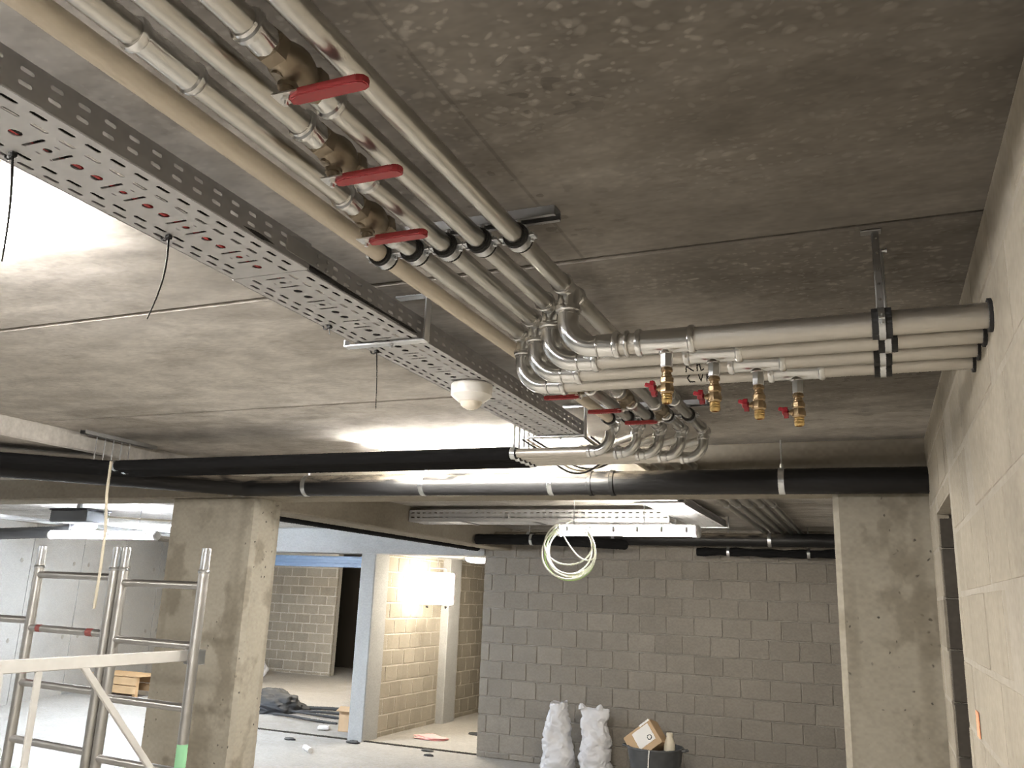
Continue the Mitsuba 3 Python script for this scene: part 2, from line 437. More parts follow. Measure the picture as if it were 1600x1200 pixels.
def courses(parent, tone, origin, direction, normal, u0, u1, z0, z1, L, offs, zref=0.064, gap=0.011, vgap=None, skip=None, depth=0.05):
    """running bond from u0 to u1 along direction, from z0 to z1; courses 0.2 high at zref + 0.2 k; faces flush with the plane through origin"""
    direction, normal, origin = (np.array(v, float) for v in (direction, normal, origin))
    ang = math.degrees(math.atan2(direction[1], direction[0]))
    k0, k1 = math.floor((z0 - zref) / 0.2 + 1e-6), math.ceil((z1 - zref) / 0.2 - 1e-6)
    for k in range(k0, k1):
        a, b = max(zref + 0.2 * k, z0), min(zref + 0.2 * (k + 1), z1)
        if b - a < 0.03:
            continue
        off = offs[k % 2]
        i = math.floor((u0 - off) / L)
        while off + i * L < u1:
            s, e = max(off + i * L, u0), min(off + (i + 1) * L, u1)
            i += 1
            if e - s < 0.035 or (skip and skip(0.5 * (s + e), 0.5 * (a + b))):
                continue
            out = float(rng.normal() * 0.0012)
            c = origin + direction * (s + e) / 2 + normal * (-depth / 2 + out)
            block(parent, tone, round(e - s - (gap if vgap is None else vgap), 3), [c[0], c[1], (a + b) / 2], ang, depth, round(b - a - gap, 3))

# right-hand wall (faces -x) with an opening between y=3.22 and y=3.95
wr = structure_root("wall_right", "right-hand wall of large grey concrete blocks with pale mortar")
def yz(y0, y1, z0, z1, x0, x1):
    return box(x0, x1, y0, y1, z0, z1)
part(wr, "mortar", [yz(-4.2, 3.222, FLOOR, CEIL, WX + 0.0015, WX + 0.14), yz(3.222, 3.948, 0.402, CEIL, WX + 0.0015, WX + 0.14), yz(3.966, 4.37, FLOOR, CEIL, WX + 0.0015, WX + 0.14)], m("mortar_warm"), False)
def in_opening(u, z):
    return 3.22 < u < 3.95 and z < 0.40
WL = 0.333
courses(wr, "warm", (WX, 0, 0), (0, 1, 0), (-1, 0, 0), 0.75, 3.22, -0.95, CEIL - 0.004, WL, (2.29 % WL, (2.29 + WL / 2) % WL), gap=0.011, vgap=0.005)
courses(wr, "warm", (WX, 0, 0), (0, 1, 0), (-1, 0, 0), 3.22, 3.95, 0.40, CEIL - 0.004, WL, (2.29 % WL, (2.29 + WL / 2) % WL), gap=0.011, vgap=0.005)
courses(wr, "warm", (WX, 0, 0), (0, 1, 0), (-1, 0, 0), 3.95, 4.366, -1.2, CEIL - 0.004, WL, (2.29 % WL, (2.29 + WL / 2) % WL), gap=0.011, vgap=0.005)
# block ends in the jamb of the opening, shade put into their dark tone
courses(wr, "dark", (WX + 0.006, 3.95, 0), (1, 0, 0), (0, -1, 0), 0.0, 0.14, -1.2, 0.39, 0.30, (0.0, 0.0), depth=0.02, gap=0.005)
part(wr, "wall_body", [yz(3.955, 4.9, FLOOR, CEIL, WX + 0.14, WX + 0.9), yz(2.2, 3.1, FLOOR, CEIL, WX + 0.14, WX + 0.9), yz(3.0, 4.0, FLOOR, CEIL, WX + 0.9, WX + 1.0)], m("mortar_grey"), False)
part(wr, "orange_mark", box(WX - 0.003, WX - 0.0005, 2.86, 2.93, -0.335, -0.265), m("orange_mark"), False, "small orange paint mark on a block")

# back wall of grey blocks (faces -y)
BY = 9.6
wb = structure_root("wall_back", "grey concrete block wall behind the two white sacks")
part(wb, "mortar", box(-4.385, 1.3, BY + 0.009, BY + 0.2, FLOOR, CEIL), m("mortar_grey"), False)
BL = 0.303
courses(wb, "grey", (0, BY, 0), (1, 0, 0), (0, -1, 0), -4.395, -0.15, FLOOR, CEIL - 0.004, BL, (-4.28, -4.105), zref=0.064)
courses(wb, "grey", (-4.39, 0, 0), (0, 1, 0), (-1, 0, 0), BY + 0.06, BY + 0.20, FLOOR, 0.47, BL, (BY, BY))
struct("wall_side", box(0.9, 1.3, 4.62, 9.7, FLOOR, CEIL), m("mortar_grey"))

# lit passage on the left of the back wall
px = -5.95
struct("trim_1", chamfered(-6.17, px, 9.62, 9.98, FLOOR, 0.474, 0.012), m("post"), label="pale square concrete post between the dark doorway and the lit passage")
wp = structure_root("wall_passage", "block wall of the lit passage")
part(wp, "mortar", box(-6.2, px - 0.030, 9.98, 16.0, FLOOR, 0.52), m("mortar_pale"), False)
courses(wp, "warm", (px - 0.025, 0, 0), (0, 1, 0), (1, 0, 0), 9.98, 11.59, FLOOR, 0.50, BL, (0.1, 0.25), gap=0.016)
courses(wp, "warm", (px - 0.025, 0, 0), (0, 1, 0), (1, 0, 0), 11.99, 15.4, FLOOR, 0.50, BL, (0.1, 0.25), gap=0.016)
struct("trim_2", chamfered(px - 0.1, px + 0.09, 11.60, 11.98, FLOOR, 0.52, 0.012), m("post"), label="pale concrete pilaster in the lit passage")
struct("ceiling", box(-6.2, -4.2, 9.9, 16.2, 0.52, 0.75), m("post"))
struct("wall_passage_end", box(-6.2, -4.2, 16.0, 16.2, FLOOR, 0.6), m("pale_wall"))
struct("wall_passage_right", box(-4.38, -4.2, 9.82, 16.2, FLOOR, 0.6), m("mortar_grey"))

# far left: formwork-cast wall turned slightly, the room behind the blue lintel
def slab_between(a, b, thick, z0, z1):
    a, b = np.array(a, float), np.array(b, float)
    d = (b - a) / np.linalg.norm(b - a); nrm = np.array([-d[1], d[0]])
    p = sg.Polygon([tuple(a), tuple(b), tuple(b + nrm * thick), tuple(a + nrm * thick)])
    q = extrude(p, z1 - z0); q.apply_translation([0, 0, z0]); return q
wl = structure_root("wall_left", "smooth cast concrete wall far on the left with panel joints and tie holes")
A0, A1 = np.array([-11.2, 7.55]), np.array([-14.4, 17.2])
dA = (A1 - A0) / np.linalg.norm(A1 - A0); nA = np.array([dA[1], -dA[0]])
L = np.linalg.norm(A1 - A0)
u = -9.0
while u < L:
    a, b = A0 + dA * (u + 0.008), A0 + dA * (min(u + 1.35, L) - 0.008)
    part(wl, "cast_panel", slab_between(a, b, 0.25, FLOOR, 0.85), m("pale_wall"), False)
    if u > -2 and u < 6:
        for zz in (0.25, -0.9):
            for w in (0.2, 1.12):
                c = A0 + dA * (u + w) + nA * 0.001
                part(wl, "tie_hole", turn([c[0], c[1], zz], [nA[0], nA[1], 0], [(-0.01, 0.035), (0.002, 0.035), (0.002, 0.02)], 10), m("mortar_grey"))
    u += 1.35
part(wl, "joint_filler", slab_between(A0 - dA * 9, A1, 0.2, FLOOR, 0.85), m("mortar_grey"), False) if False else None
wk = structure_root("wall_store", "block wall of the room behind the blue steel lintel")
part(wk, "mortar", box(-14.2, -10.98, 16.22, 16.4, FLOOR, CEIL), m("mortar_pale"), False)
courses(wk, "warm", (0, 16.215, 0), (1, 0, 0), (0, -1, 0), -13.9, -10.95, FLOOR, 0.6, 0.40, (0.0, 0.2), gap=0.022)
struct("wall_store_end", box(-15, -6, 18.3, 18.5, FLOOR, CEIL), m("lip"))
struct("wall_store_right", box(-10.15, -6.2, 16.1, 16.4, FLOOR, CEIL), m("mortar_warm"))
struct("wall_store_side", box(-6.2, -6.05, 10.0, 16.4, FLOOR, CEIL), m("mortar_warm"))
struct("trim_3", box(-9.2, -4.40, 9.66, 9.70, FLOOR, FLOOR + 0.012), m("lip"))
# behind the camera
struct("wall_front", box(-16, 1.4, -4.4, -4.2, FLOOR, 1.0), m("pale_wall"))

# blue steel lintel in the doorway
bl = thing("steel_lintel", "blue painted steel channel lintel across the top of the doorway left of the pale post", "lintel")
part(bl, "web", box(-9.1, -6.18, 9.74, 9.75, 0.30, 0.435), m("blue_steel"), False)
for zz in (0.345, 0.385):
    part(bl, "rib", box(-9.1, -6.18, 9.715, 9.742, zz, zz + 0.012, 0.002), m("blue_steel"), False)
part(bl, "flange", box(-9.1, -6.18, 9.68, 9.75, 0.425, 0.437, 0.002), m("blue_steel"), False)
part(bl, "flange", box(-9.1, -6.18, 9.68, 9.75, 0.295, 0.307, 0.002), m("blue_steel"), False)

# ------------------------------------------------------------------ lamps
def emit(c, s):
    return {"type": "area", "radiance": {"type": "rgb", "value": [float(v) for v in np.asarray(c) * s]}}
add_part = part
def batten(name, label, x0, x1, y, z, color, strength, hang=None, clips=6, group=None, r=0.045, along_y=False, hfrac=(0.18, 0.82), cap=1.0):
    """waterproof batten light along x: housing, glowing diffuser, end caps, steel clips, hangers"""
    t = thing(name, label, "light fitting", group)
    Q = np.eye(4)
    if along_y:                                        # x0, x1, y are then y0, y1, x
        Q[:3, :3] = np.array([[0, -1, 0], [1, 0, 0], [0, 0, 1]], float)
        y = -y
    def part(parent, pname, mesh, *args, **kw):
        mesh = cat(mesh) if isinstance(mesh, list) else mesh
        mesh.apply_transform(Q)
        return add_part(parent, pname, mesh, *args, **kw)
    xm, hl = (x0 + x1) / 2, (x1 - x0) / 2
    n = 14
    a = np.linspace(math.radians(-150), math.radians(-30), n)
    a = np.linspace(math.radians(140), math.radians(400), n)
    prof = sg.Polygon([(r * math.cos(q), 0.8 * r * math.sin(q)) for q in a])
    d = extrude(prof, 2 * hl - 0.06)
    R = np.eye(4); R[:3, :3] = np.array([[0, 0, 1], [1, 0, 0], [0, 1, 0]], float)
    d.apply_transform(R); d.apply_translation([x0 + 0.03, y, z])
    part(t, "diffuser", d, m("diffuser"), 30, "glowing white diffuser", emitter=emit(color, strength))
    part(t, "housing", box(x0 + 0.01, x1 - (0.01 if cap == 1 else 0.30), y - 0.5 * r, y + 0.5 * r, z + 0.8 * r * 0.72, z + 0.8 * r + 0.022, 0.006), m("housing"), False)
    for x, s in ((x0, 1), (x1, -1))[:2 if cap == 1 else 1]:
        part(t, "end_cap", turn([x, y, z + 0.004], [s, 0, 0], [(0, r * 0.82), (0.008, r * 1.02), (0.03, r * 1.06)], 16), m("housing"))
    for i in range(clips):
        x = x0 + (x1 - x0) * (i + 0.5) / clips
        part(t, "clip", [box(x - 0.01, x + 0.01, y + sgn * r * 1.02 - 0.003, y + sgn * r * 1.02 + 0.003, z - 0.006, z + 0.036, 0.001) for sgn in (-1, 1)], m("zinc"), False)
    if hang:
        for x in (x0 + hfrac[0] * (x1 - x0), x0 + hfrac[1] * (x1 - x0)):
            part(t, "hanger", [sweep([[x, y, z + 0.8 * r + 0.015], [x, y, hang]], 0.004, 8), box(x - 0.02, x + 0.02, y - 0.02, y + 0.02, hang - 0.004, hang, 0.001)], m("zinc"))
    return t
batten("batten_light", "glowing tube light hung behind the black insulated pipes, lighting the ceiling slab", -2.62, -1.30, 3.98, 0.692, NEUTRAL, LAMP["bundle"], CEIL)
batten("batten_light", "glowing tube light in front of the block wall, beside the hanging coil of white cable", -2.36, -1.21, 6.55, 0.532, np.array([1.0, 0.93, 0.81]), LAMP["far"], CEIL, hfrac=(0.12, 0.62))
batten("batten_light", "glowing tube light at the far left above the scaffold, under the bright ceiling", -8.55, -6.95, 6.9, 0.475, COOL, LAMP["cool"], CEIL)
# glaring tube by the tray, then unseen tubes added for brightness
batten("batten_light", "glaring tube light under the ceiling left of the long cable tray", -2.76, -1.56, 1.14, 0.735, np.array([1.0, 0.965, 0.92]), LAMP["near"], CEIL, hfrac=(0.1, 0.5), cap=0, clips=0)
batten("batten_light", "unseen tube light added left of the cable tray", -0.60, 0.62, -2.10, 0.668, np.array([1.0, 0.965, 0.92]), LAMP["near2"], CEIL, along_y=True)  # added to light the ceiling gap between tray and pipes
batten("batten_light", "unseen tube light added on the ceiling behind the camera", -5.9, -4.6, -1.8, 0.63, WARM, LAMP["behind"], None)  # weak fill tube, added out of view
batten("batten_light", "second unseen tube light added in the left-hand bay", -6.6, -5.3, 1.2, 0.63, NEUTRAL, LAMP["left"], None)  # added to brighten the left floor and the right-hand wall
batten("batten_light", "unseen tube light added in the left-hand bay", -9.6, -8.3, 3.2, 0.63, COOL, LAMP["left"], None)  # added in place of daylight from the left
batten("batten_light", "unseen tube light added in the far left bay behind the scaffold", -10.4, -9.1, 9.3, 0.735, COOL, LAMP["leftfar"], None)  # added to brighten the floor and wall at the far left
batten("batten_light", "unseen tube light added in the room behind the blue lintel", -9.6, -8.4, 13.2, 0.735, WARM, LAMP["back"], None)  # added out of view to light this room

# square flood lamp in the passage, round ceiling lamp
fl = thing("flood_lamp", "square work lamp glowing on the block wall of the passage", "lamp")
fc = np.array([-5.62, 10.75, 0.075]); fr = rot([0, 0, 1], 40)
def loc(c, R, x, y, z):
    return np.asarray(c) + R @ np.array([x, y, z], float)
part(fl, "body", obox(loc(fc, fr, 0, 0.055, 0), (0.30, 0.03, 0.30), fr, 0.01), m("housing"), False)
part(fl, "glass", obox(loc(fc, fr, 0, 0.0, 0), (0.46, 0.09, 0.43), fr, 0.02), m("diffuser"), False, "glowing square glass", emitter=emit(WARM, LAMP["flood"]))
part(fl, "bracket", [sweep(fillet([loc(fc, fr, -0.12, 0.05, 0.22), loc(fc, fr, -0.12, 0.06, 0.275), loc(fc, fr, 0.12, 0.06, 0.275), loc(fc, fr, 0.12, 0.05, 0.22)], 0.02, 4), 0.008, 8), sweep([loc(fc, fr, 0, 0.06, 0.275), loc(fc, fr, 0, 0.06, 0.44)], 0.006, 8)], m("strut"))
for s in (-1, 1):
    part(fl, "foot", turn(loc(fc, fr, s * 0.13, 0.01, -0.235), [0, 0, -1], [(0, 0.016), (0.02, 0.016), (0.028, 0.010)], 10), m("black_plastic"))
rl = thing("round_lamp", "glowing round ceiling lamp in the passage left of the block wall", "lamp")
rc = [-4.98, 10.65, 0.52]
part(rl, "base", turn(rc, [0, 0, -1], [(0, 0.17), (0.02, 0.175), (0.028, 0.17)], 28), m("white_plastic"))
part(rl, "shade", turn([rc[0], rc[1], rc[2] - 0.027], [0, 0, -1], [(0, 0.168), (0.022, 0.165), (0.05, 0.14), (0.064, 0.08), (0.067, 0.0)], 28), m("diffuser"), label="glowing opal shade", emitter=emit(WARM, LAMP["round"]))

# ------------------------------------------------------------------ press fittings
def ring_bead(c, axis, R, w=0.007):
    return torus(c, axis, R, w * 0.62, 24, 8, 1.0)
def coupling(c, axis, r, half):
    """press coupling centred at c: sleeve with a bead at either end"""
    axis = np.asarray(axis, float) / np.linalg.norm(axis)
    c = np.asarray(c, float)
    R = r + 0.0022
    prof = [(-half, r), (-half, R + 0.002), (-half + 0.006, R + 0.0045), (-half + 0.012, R + 0.0035), (-half + 0.015, R), (half - 0.015, R), (half - 0.012, R + 0.0035), (half - 0.006, R + 0.0045), (half, R + 0.002), (half, r)]
    return turn(c, axis, prof, 24)
def socket(c, axis, r, length):
    """one press socket starting at c and ending with its bead"""
    R = r + 0.0022
    prof = [(0, R - 0.0005), (length - 0.016, R), (length - 0.013, R + 0.0035), (length - 0.007, R + 0.0048), (length - 0.001, R + 0.003), (length, r)]
    return turn(c, axis, prof, 24)

PX = dict(a=-0.906, b=-0.824, c=-0.742, d=-0.657, tan=-0.987)
MZ = 0.738
PR = 0.0205
BRY = dict(d=1.86, c=1.97, b=2.08, a=2.19)          # branch pipes to the right-hand wall
BRR = dict(d=0.0265, c=0.0255, b=0.0250, a=0.0240)
BZ = 0.588
LOWY = dict(tan=3.42, a=3.478, b=3.536, c=3.594, d=3.652)   # second group: pipes to the left
LZ = 0.617
ORD = {"d": "rightmost of the four steel pipes", "c": "second steel pipe from the right", "b": "third steel pipe from the right", "a": "steel pipe next to the tan pipe"}
for k in "dcba":
    x = PX[k]
    t = thing("steel_pipe", f"grey ceiling pipe, {ORD[k]}" + {"d": "", "c": ", holding the nearest red-levered valve", "b": ", holding the middle near valve", "a": ", with a press sleeve"}[k], "pipe", "steel pipes along the ceiling")
    y2 = LOWY[k]
    # the run, then a set-off that carries it left and on beneath the slab to the next bay
    part(t, "tube", sweep([[x, -0.6, MZ], [x, 1.2, MZ], [x, y2 + 0.02, MZ]], PR, 24), m("steel_pipe"))
    part(t, "offset_tube", sweep(fillet([[x, y2 + 0.03, 0.705], [x - 0.175, y2 + 0.195, 0.692], [x - 0.175, 4.368, 0.692]], 0.05, 6), 0.0175, 18), m("branch_pipe"), label="short pale pipe set off to the left")
    # tee of the first group
    yb = BRY[k]
    part(t, "tee", [coupling([x, yb, MZ], [0, 1, 0], PR, 0.058), socket([x, yb, MZ], [0, 0, -1], BRR[k] - 0.002, 0.058)], m("fitting"), label="shiny press tee")
    part(t, "tee", [coupling([x, y2, MZ], [0, 1, 0], PR, 0.05), socket([x, y2, MZ], [0, 0, -1], PR - 0.0005, 0.045)], m("fitting"), label="shiny press tee")
    if k == "a":
        part(t, "sleeve", coupling([x, 0.787, MZ], [0, 1, 0], PR, 0.062), m("fitting"))
    for yy in ((3.0,) if k == "d" else ()):
        part(t, "sleeve", coupling([x, yy + 0.02, MZ], [0, 1, 0], PR, 0.05), m("fitting"))
tp = thing("plastic_pipe", "tan plastic pipe beside the four steel pipes", "pipe")
part(tp, "tube", sweep([[PX["tan"], -0.6, MZ], [PX["tan"], LOWY["tan"] - 0.03, MZ]], 0.0205, 24), m("tan_pipe"))
part(tp, "connector", [turn([PX["tan"], LOWY["tan"] - 0.06, MZ], [0, 1, 0], [(0, 0.021), (0, 0.025), (0.06, 0.025), (0.06, 0.019)], 18), sweep(fillet([[PX["tan"], LOWY["tan"], MZ], [PX["tan"], LOWY["tan"] + 0.04, 0.725], [PX["tan"] - 0.02, LOWY["tan"] + 0.03, 0.70]], 0.03, 4), 0.0195, 16)], m("fitting"), label="grey steel transition piece")

# the branch pipes
LBL = {"d": "thick pale steel pipe running to the right-hand wall, topmost of four", "c": "pale steel pipe running to the right-hand wall, second from the top", "b": "pale steel pipe to the right-hand wall, third from the top, with upper black handwriting", "a": "pale steel pipe to the right-hand wall, lowest of four, with lower black handwriting"}
TEEX = dict(d=-0.417, c=-0.328, b=-0.240, a=-0.157)
for k in "dcba":
    x, y, r = PX[k], BRY[k], BRR[k]
    re = min(r, 0.0258)
    t = thing("branch_pipe", LBL[k], "pipe", "branch pipes to the right-hand wall")
    zt = MZ - 0.058
    bend = 0.072
    path = fillet([[x, y, zt], [x, y, BZ], [x + bend + 0.03, y, BZ]], bend, 12)
    part(t, "elbow", [sweep(path, re, 24), socket([x, y, zt - 0.006], [0, 0, 1], re, 0.022), socket([x + bend + 0.012, y, BZ], [1, 0, 0], re, 0.048), ring_bead([x + bend + 0.006, y, BZ], [1, 0, 0], re + 0.0006, 0.004)], m("fitting"), label="shiny long-radius press elbow")
    part(t, "tube", sweep([[x + bend + 0.03, y, BZ], [TEEX[k] - 0.05, y, BZ]], re - 0.0008, 24), m("branch_pipe"))
    part(t, "tube", sweep([[TEEX[k] + 0.05, y, BZ], [WX + 0.02, y, BZ]], r, 24), m("branch_pipe"))
    if k == "d":
        part(t, "coupling", ring_bead([-0.507, y, BZ], [1, 0, 0], 0.0275, 0.008), m("fitting"))
    rr = max(r, re)
    part(t, "tee", [coupling([TEEX[k], y, BZ], [1, 0, 0], rr, 0.068), turn([TEEX[k], y, BZ], [0, 0, -1], [(0, 0.014), (rr + 0.004, 0.016), (rr + 0.006, 0.013)], 16)], m("fitting"), label="shiny press tee with a threaded outlet")
    part(t, "wall_collar", turn([WX - 0.006, y, BZ], [1, 0, 0], [(0, r + 0.001), (0.0, r + 0.008), (0.02, r + 0.008)], 24), m("rubber"), label="black collar at the wall")
    # handwriting on the third and fourth pipes
    if k in "ba":
        strokes = {"b": [[(0, 1), (-.12, .05)], [(.62, .95), (.02, .52), (.55, .1)], [(.95, 1.05), (.86, .1)], [(.88, .55), (1.12, .72), (1.2, .12), (1.45, .25)]],
                   "a": [[(.55, .95), (.2, 1.0), (-.15, .6), (.05, .15), (.6, .12)], [(1.0, 1.05), (1.25, .15), (1.55, 1.0)], [(1.95, 1.0), (1.85, .1)], [(2.45, .9), (1.9, .5), (2.75, .05)]]}[k]
        cn = np.array([0, -y, -BZ]); cn /= np.linalg.norm(cn)
        base = math.atan2(cn[2], cn[1])
        x0w, hw = (-0.408, 0.030) if k == "b" else (-0.425, 0.026)
        ms = []
        for st in strokes:
            P = np.array(st, float)
            Q = np.vstack([P[i] + (P[i + 1] - P[i]) * s for i in range(len(P) - 1) for s in np.linspace(0, 1, 5)[:-1]] + [P[-1:]])
            pts = []
            for uu, vv in Q:
                phi = base - (vv - 0.5) * hw / re + (0.18 if k == "b" else 0.25)
                pts.append([x0w + uu * hw * 0.95, y + (re + 0.0002) * math.cos(phi), BZ + (re + 0.0002) * math.sin(phi)])
            ms.append(sweep(pts, 0.0014, 6))
        part(t, "handwriting", ms, m("ink"), label="black marker handwriting")

# ------------------------------------------------------------------ small brass drain valves under the branch tees
VL = ["small brass drain valve with red handle, leftmost of four", "small brass drain valve with red handle, second from the left", "small brass drain valve with red handle, third from the left", "small brass drain valve with red handle, rightmost of four"]
for i, k in enumerate("dcba"):
    x, y = TEEX[k] + 0.002, BRY[k]
    top = BZ - max(BRR[k], PR) - 0.002
    t = thing("drain_valve", VL[i], "valve", "brass drain valves")
    part(t, "hex_adapter", turn([x, y, top], [0, 0, -1], [(0, 0.012), (0.002, 0.0145), (0.034, 0.0145), (0.036, 0.012)], 6), m("zinc"), False, "silver hexagonal adapter")
    z = top - 0.036
    part(t, "union", turn([x, y, z], [0, 0, -1], [(0, 0.0115), (0.004, 0.0135), (0.009, 0.0135), (0.011, 0.0105), (0.016, 0.0105), (0.018, 0.0125), (0.022, 0.0125)], 20), m("brass"))
    part(t, "body", turn([x, y, z - 0.022], [0, 0, -1], [(0, 0.012), (0.003, 0.0155), (0.014, 0.0155), (0.017, 0.0135), (0.026, 0.0165), (0.036, 0.0165), (0.040, 0.013)], 8), m("brass"), 20)
    part(t, "outlet", turn([x, y, z - 0.062], [0, 0, -1], [(0, 0.0115)] + [(0.002 + 0.003 * j + dz, 0.0125 - 0.0008 * (j % 2)) for j in range(6) for dz in (0, 0.0015)] + [(0.022, 0.010), (0.022, 0.007), (0.01, 0.007)], 18), m("bright_brass"))
    hz = z - 0.048
    part(t, "stem", turn([x, y, hz], [-1, 0, 0], [(0.008, 0.009), (0.019, 0.008), (0.019, 0.005), (0.030, 0.005)], 12), m("brass"))
    h = sg.Polygon([(-.006, -.018), (.006, -.018), (.010, -.009), (.007, 0), (.010, .009), (.006, .018), (-.006, .018), (-.010, .009), (-.007, 0), (-.010, -.009)]).buffer(0.002)
    hm = extrude(h, 0.010)
    Rm = np.eye(4); Rm[:3, :3] = np.array([[0, 0, -1], [1, 0, 0], [0, 1, 0]], float) @ rot([0, 0, 1], 58 + 8 * i)
    hm.apply_transform(Rm); hm.apply_translation([x - 0.026, y, hz])
    wings = cat([hm, obox([x - 0.040, y - 0.012, hz + 0.006], (0.016, 0.007, 0.010), rot([0, 1, 0], 20), 0.002), turn([x - 0.024, y, hz], [-1, 0, 0], [(0, 0.008), (0.014, 0.0075), (0.016, 0.005)], 12)])
    part(t, "handle", wings, m("red_handle"), 25, "red wing handle")

# ------------------------------------------------------------------ ball valves with red levers
def ball_valve(x, y, label, direction=1, lever=0.138, group=None, tilt=0.0):
    t = thing("ball_valve", label, "valve", group)
    c = np.array([x, y, MZ])
    A = [0, 1, 0]
    for s in (-1, 1):
        part(t, "press_end", turn(c + np.array([0, s * 0.060, 0]), [0, s, 0], [(0, 0.0235), (0.030, 0.0235), (0.033, 0.0275), (0.041, 0.0275), (0.043, 0.0235), (0.048, 0.0225), (0.048, PR)], 22), m("fitting"), label="shiny press end")
        part(t, "end_nut", turn(c + np.array([0, s * 0.036, 0]), [0, s, 0], [(0, 0.024), (0.003, 0.0285), (0.023, 0.0285), (0.026, 0.024)], 6, 0.3), m("old_brass"), False, "dull brass hexagon nut")
    part(t, "body", turn(c - np.array([0, 0.038, 0]), A, [(0, 0.022), (0.006, 0.0235), (0.016, 0.028), (0.030, 0.0315), (0.044, 0.0315), (0.058, 0.028), (0.068, 0.0235), (0.076, 0.022)], 24), m("old_brass"))
    b = c + np.array([-0.004, 0.0, -0.024])
    part(t, "bonnet", [turn(b, [0, 0, -1], [(0, 0.015), (0.012, 0.015), (0.012, 0.011), (0.022, 0.011)], 16), turn(b + np.array([0, -0.022, 0.006]), [-0.3, 0, -1], [(0, 0.009), (0.010, 0.009)], 10)], m("old_brass"))
    z = MZ - 0.049
    part(t, "stem_nut", [turn([x - 0.004, y, z + 0.001], [0, 0, -1], [(-0.004, 0.0085), (0.006, 0.0085), (0.008, 0.007)], 6), turn([x - 0.004, y, z], [0, 0, -1], [(0, 0.004), (0.014, 0.004)], 10)], m("chrome"), False, "bright stem nut")
    s = direction
    plate = extrude(sg.Polygon([(-0.016, -0.012), (0.030, -0.010), (0.030, 0.010), (-0.016, 0.012)]).buffer(0.002), 0.0025)
    Rm = np.eye(4); Rm[0, 0] = s; Rm[1, 1] = s
    plate.apply_transform(Rm); plate.apply_translation([x - 0.004, y, z - 0.002])
    lp = part(t, "lever_plate", plate, m("chrome"), 30, "bright steel lever plate")
    # red sleeve: a flat grip with a rounded end, stepping down a little from the plate
    g = sg.Polygon([(0.008, -0.004), (0.028, -0.0125), (lever - 0.012, -0.0125), (lever - 0.003, -0.0085), (lever, 0), (lever - 0.003, 0.0085), (lever - 0.012, 0.0125), (0.014, 0.0125), (0.006, 0.009)]).buffer(-0.002).buffer(0.002)
    gm = cat([extrude(g, 0.010)])
    mm = trimesh.creation.box(extents=[1, 1, 1])
    top = extrude(g.buffer(-0.0022), 0.0132); top.apply_translation([0, 0, -0.0016])
    gm = cat([gm, top])
    R2 = np.eye(4); R2[:3, :3] = rot([0, 1, 0], tilt)
    gm.apply_transform(R2); gm.apply_transform(Rm); gm.apply_translation([x - 0.004, y, z - 0.008])
    part(lp, "grip", gm, m("red_grip"), 25, "red lever grip")
    return t
G1, G2 = "ball valves on the near pipes", "ball valves on the far pipes"
ball_valve(PX["c"], 0.868, "brass ball valve with the largest red lever, nearest the camera", group=G1)
ball_valve(PX["b"], 1.105, "brass ball valve with a red lever, middle of the three near valves", group=G1)
ball_valve(PX["a"], 1.345, "brass ball valve with a red lever right beside the near row of black pipe clamps", group=G1)
ball_valve(PX["a"], 2.728, "far ball valve with a thin red lever pointing left, below the chrome elbows", direction=-1, group=G2)
ball_valve(PX["b"], 2.98, "far ball valve with a red lever, middle of the three beyond the branch pipes", direction=-1, group=G2)
ball_valve(PX["c"], 3.205, "far ball valve with a red lever, close above the lower pipe elbows", direction=-1, group=G2)

# ------------------------------------------------------------------ clamps and strut channels
def strut_channel(p0, p1, label, w=0.041, h=0.021):
    """C-section rail, open side down"""
    p0, p1 = np.array(p0, float), np.array(p1, float)
    d = p1 - p0; L = np.linalg.norm(d); d /= L
    poly = unary_union([sg.box(-w / 2, h - 0.0025, w / 2, h), sg.box(-w / 2, 0, -w / 2 + 0.0025, h), sg.box(w / 2 - 0.0025, 0, w / 2, h), sg.box(-w / 2, 0, -w / 2 + 0.010, 0.0025), sg.box(w / 2 - 0.010, 0, w / 2, 0.0025)])
    q = extrude(poly, L)
    side = np.cross(d, [0, 0, 1.0])
    R = np.eye(4); R[:3, 0] = side; R[:3, 1] = [0, 0, 1]; R[:3, 2] = np.cross(side, [0, 0, 1.0])
    if R[:3, 2] @ d < 0:
        R[:3, 0] *= -1; R[:3, 2] *= -1
    q.apply_transform(R); q.apply_translation(p0 - np.array([0, 0, h]))
    return solid("strut_channel", q, m("strut"), label, "rail", smooth=False)
strut_channel([-1.04, 1.545, CEIL], [-0.575, 1.545, CEIL], "short steel strut rail on the ceiling above the near pipe clamps")
strut_channel([-1.04, 3.36, CEIL], [-0.582, 3.36, CEIL], "short steel strut rail on the ceiling above the far pipe clamps")
